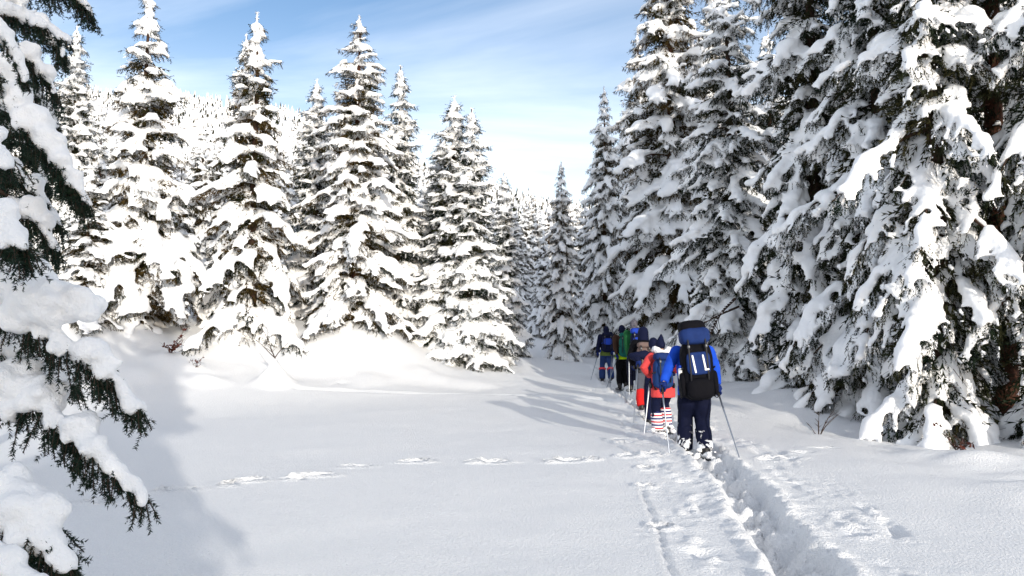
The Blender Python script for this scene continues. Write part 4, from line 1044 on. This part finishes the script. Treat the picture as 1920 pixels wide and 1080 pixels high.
def backpack(p, label, w, h, dp, zc, main, lid, pocket=None, stripes=False, lower=None, xoff=0.0, tilt=0.0, lid_h=.16, roll=None, bottle=False, straps='strap', sides=None, seed=4):
    root = bpy.data.objects.new('backpack', None); COL.objects.link(root)
    k = p['k']; loc = p['loc'] + rotz(np.array([xoff, -.145 * k - dp * .5 + p['lean'] * .8, zc * 1.035]), p['rot'])
    root.location = tuple(loc); root.rotation_euler = (R_(-4), tilt, p['rot'])
    tag(root, label, 'backpack', 'hikers\' backpacks')
    soft('bag', [sbox((0, 0, 0), (w, dp, h), .5), sbox((0, .02, -h * .18), (w * 1.04, dp, h * .6), .5)], K[main], root, .015, 2, .009, 18, seed)
    lz = h * .5 + lid_h * .28
    soft('lid', [sbox((0, -.02, lz), (w * .96, dp * 1.12, lid_h), .55)], K[lid], root, .013, 2, .007, 20, seed + 1)
    yb = -dp * .5
    if pocket:
        pk = soft('front_pocket', [sbox((0, yb - .005, h * .12), (w * .74, .09, h * .38), .45)], K[pocket], root, .010, 2, .004, 24, seed + 2)
        if stripes:
            z0, z1 = h * .26, -h * .03
            def strip(x0, za, x1, zb, wd):
                V, Fq = sbox((0, 0, 0), (wd, .018, math.hypot(x1 - x0, zb - za)), .3, 16)
                a = math.atan2(x1 - x0, za - zb); c, s_ = math.cos(a), math.sin(a)
                V = np.stack([V[:, 0] * c - V[:, 2] * s_, V[:, 1], V[:, 0] * s_ + V[:, 2] * c], 1) if True else V
                V = V * np.array([1, 1, 1]) + np.array([(x0 + x1) / 2, yb - .052, (za + zb) / 2]); return V, Fq
            link('stripe', mesh_np('stripe', *strip(-.085, z0, -.055, z1 - .01, .026), [K['stripe']], smooth=True), pk)
            link('stripe', mesh_np('stripe', *join_parts([strip(.06, z0, .085, z1 + .03, .025), strip(.07, z1 + .03, .135, z1 + .035, .025)]), [K['stripe']], smooth=True), pk)
    if lower: soft('lower_compartment', [sbox((.0, yb + .04, -h * .30), (w * .86, .2, h * .36), .6)], K[lower], root, .013, 2, .007, 20, seed + 3)
    if roll: soft('top_roll', [sbox((-.02, 0, h * .5 + lid_h * .78), (w * .84, dp * .95, lid_h * .85), .6)], K[roll], root, .013, 2, .007, 20, seed + 4)
    for sx in (-1, 1):
        ts = np.linspace(0, 1, 9)
        P = np.stack([sx * (w * .26 + .02 * np.sin(ts * 3.14)), dp * .45 + .16 * np.sin(ts * 3.14) * 1.35 + 0 * ts, h * .36 + .10 * np.sin(ts * 3.14) - ts * .48 * k], 1)
        link('shoulder_strap', mesh_np('shoulder_strap', *loft(P, np.full(9, .034), np.full(9, .012), 8), [K[straps]], smooth=True), root)
        P = np.stack([sx * w * .40 * np.ones(5), np.linspace(yb - .012, dp * .4, 5), np.array([h * .05, h * .04, h * .03, h * .03, h * .02])], 1)
        link('compression_strap', mesh_np('compression_strap', *loft(P + np.array([sx * .1 * w, 0, 0]), np.full(5, .006), np.full(5, .014), 6), [K[straps]], smooth=True), root)
        if sides: soft('side_pocket', [sbox((sx * w * .5, 0, -h * .22), (.09, dp * .8, h * .42), .55)], K[sides], root, .012, 2, .006, 22, seed + 6)
    for sx in (-1, 1):
        P = np.stack([np.full(6, sx * w * .27), np.array([dp * .1, yb * .8, yb - .035, yb - .045, yb - .05, yb - .02]), np.array([lz + lid_h * .5, lz + lid_h * .42, lz - lid_h * .3, h * .36, h * .02, -h * .30])], 1)
        ws = link('webbing_strap', mesh_np('webbing_strap', *loft(P, np.full(6, .012), np.full(6, .004), 6), [K['strap']], smooth=True), root)
        link('buckle', mesh_np('buckle', *sbox((sx * w * .27, yb - .052, h * .40), (.036, .016, .045), .3, 12), [K['frame']], smooth=True), ws)
    a = np.linspace(-.15, np.pi + .15, 15)
    link('hip_belt', mesh_np('hip_belt', *loft(np.stack([np.cos(a) * .225 * k, dp * .3 + np.sin(a) * .2 * k, np.full(15, -h * .40)], 1), np.full(15, .014), np.full(15, .045), 8), [K[straps]], smooth=True), root)
    a = np.linspace(-np.pi / 2, np.pi / 2, 9)
    link('haul_loop', mesh_np('haul_loop', *loft(np.stack([np.sin(a) * .035, np.full(9, dp * .46), h * .5 + .02 + np.cos(a) * .04], 1), np.full(9, .007), None, 6), [K[straps]], smooth=True), root)
    if bottle:
        bt = link('bottle', mesh_np('bottle', *loft([[-w * .53, -.04, -h * .12], [-w * .53, -.04, -h * .10], [-w * .53, -.04, h * .04], [-w * .53, -.04, h * .06]], [.03, .034, .034, .02], None, 12), [K['stripe']], smooth=True), root)
        link('bottle_cap', mesh_np('bottle_cap', *loft([[-w * .53, -.04, h * .06], [-w * .53, -.04, h * .11]], [.024, .022], None, 12), [K['royal']], smooth=True), bt)
    return root

P1 = person(1304, 846, 11.3, 1.80, 'hiker in blue jacket with the biggest pack, last of the file and nearest', 'blue', 'darknavy', [(1236, 742, 11.05), (1349, 745, 11.0)], [(-.125, .12, 0), (.115, -.16, .03)], ('beanie', 'black'),
            trouser_mat='dusted', seed=1, wide=1.16, lean=.13, foot_snow=True, coat=.84, gaiter='dusted', gaiter_top=.4, rot=-.04,
            poles=((0, (1256, 838, 10.9), 'metal ski pole in the left hand of the blue jacketed hiker'), (1, (1392, 852, 10.4), 'metal ski pole slanting right from the blue jacketed hiker')))
backpack(P1, 'huge dark backpack with two white stripes on a blue pocket', .45, .84, .33, 1.21, 'black', 'packmid', 'packmid', True, 'black', xoff=-.005, tilt=-.07, lid_h=.25, roll='black', bottle=True, sides='black', seed=11)

VS = 1.25
P2 = person(1244, 806, 13.5, 1.60, 'hiker in coral red jacket with white fur hood and striped leg warmers', 'coral', 'navy', [(1219, 712, 13.6), (1262, 700, 13.9)], [(-.11, -.05, 0), (.10, .12, .06)], ('pointed', 'navy'), hem='coral', gaiter='striped', gaiter_top=.43,
            hood='white', seed=21, rot=.12, glove='glove', coat=.74, foot_snow=True, wide=1.05, poles=((0, (1206, 778, 13.3), 'pale ski pole in the left hand of the coral jacketed hiker', 'polewhite'),))
backpack(P2, 'blue daypack on the coral red jacket', .33, .50, .23, 1.04, 'packblue', 'packmid', 'packblue', lower=None, xoff=-.06, lid_h=.14, seed=31)

VS = 1.7
P3 = person(1229, 789, 15.2, 1.66, 'hiker in navy jacket mostly hidden behind the coral jacketed one', 'navy', 'navy', [(1196, 684, 15.0), (1262, 700, 15.6)], [(-.12, 0, 0), (.09, .15, .02)], ('beanie', 'navy'), seed=41, rot=.05,
            poles=((0, (1187, 775, 14.9), 'thin metal ski pole of the hidden navy hiker'),))

P4 = person(1209, 768, 17.4, 1.76, 'hiker in black hood with a taupe pack and red gaiters', 'black', 'grey', [(1188, 690, 17.6), (1236, 690, 17.9)], [(-.08, -.08, 0), (.10, .15, .02)], ('hood', 'navy'), gaiter='red', gaiter_top=.46, seed=51, coat=.86)
backpack(P4, 'taupe grey daypack below the black hood', .34, .50, .22, 1.12, 'taupe', 'taupe', xoff=-.03, lid_h=.13, seed=61)

P5 = person(1191, 750, 20.3, 1.77, 'hiker in green jacket and grey knitted hat in the middle of the file', 'green', 'darknavy', [(1181, 690, 20.2), (1214, 686, 20.9)], [(-.10, .06, 0), (.10, -.08, .02)], ('beanie', 'ghat'), seed=71,
            poles=((0, (1180, 762, 19.9), 'upright metal ski pole in the left hand of the green jacketed hiker', 'polewhite'),))
backpack(P5, 'bright blue pack with dark lower half on the green jacket', .40, .62, .26, 1.15, 'navy', 'royal', 'royal', xoff=.05, lid_h=.16, seed=81)

P6 = person(1168, 740, 22.2, 1.74, 'hiker in brown jacket with lime green hem', 'brown', 'black', [(1158, 680, 21.9), (1188, 680, 22.8)], [(-.09, -.03, 0), (.10, .10, .02)], ('beanie', 'navy'), hem='lime', seed=91, coat=.86,
            poles=((0, (1135, 747, 21.3), 'metal ski pole slanting left from the lime hemmed hiker'),))
backpack(P6, 'dark green pack above the lime green hem', .36, .58, .24, 1.16, 'packgreen', 'packgreen', 'packgreen', xoff=.05, lid_h=.14, seed=101)

P7 = person(1138, 717, 25.6, 1.75, 'leading hiker in navy jacket and blue jeans, far end of the file', 'navy', 'jeans', [(1119, 675, 25.4), (1147, 676, 25.2)], [(-.15, .05, 0), (.13, -.12, .02)], ('beanie', 'navy'), hem='olive', seed=111, bands=True, gaiter='jeans', gaiter_top=.36, coat=.86,
            poles=((0, (1106, 714, 25.0), 'short dark ski pole left of the leading hiker'), (1, (1144, 735, 24.0), 'metal ski pole in the right hand of the leading hiker')))
backpack(P7, 'navy pack with blue straps on the leading hiker', .36, .56, .24, 1.20, 'navy', 'navy', 'royal', xoff=.0, lid_h=.14, straps='royal', seed=121)
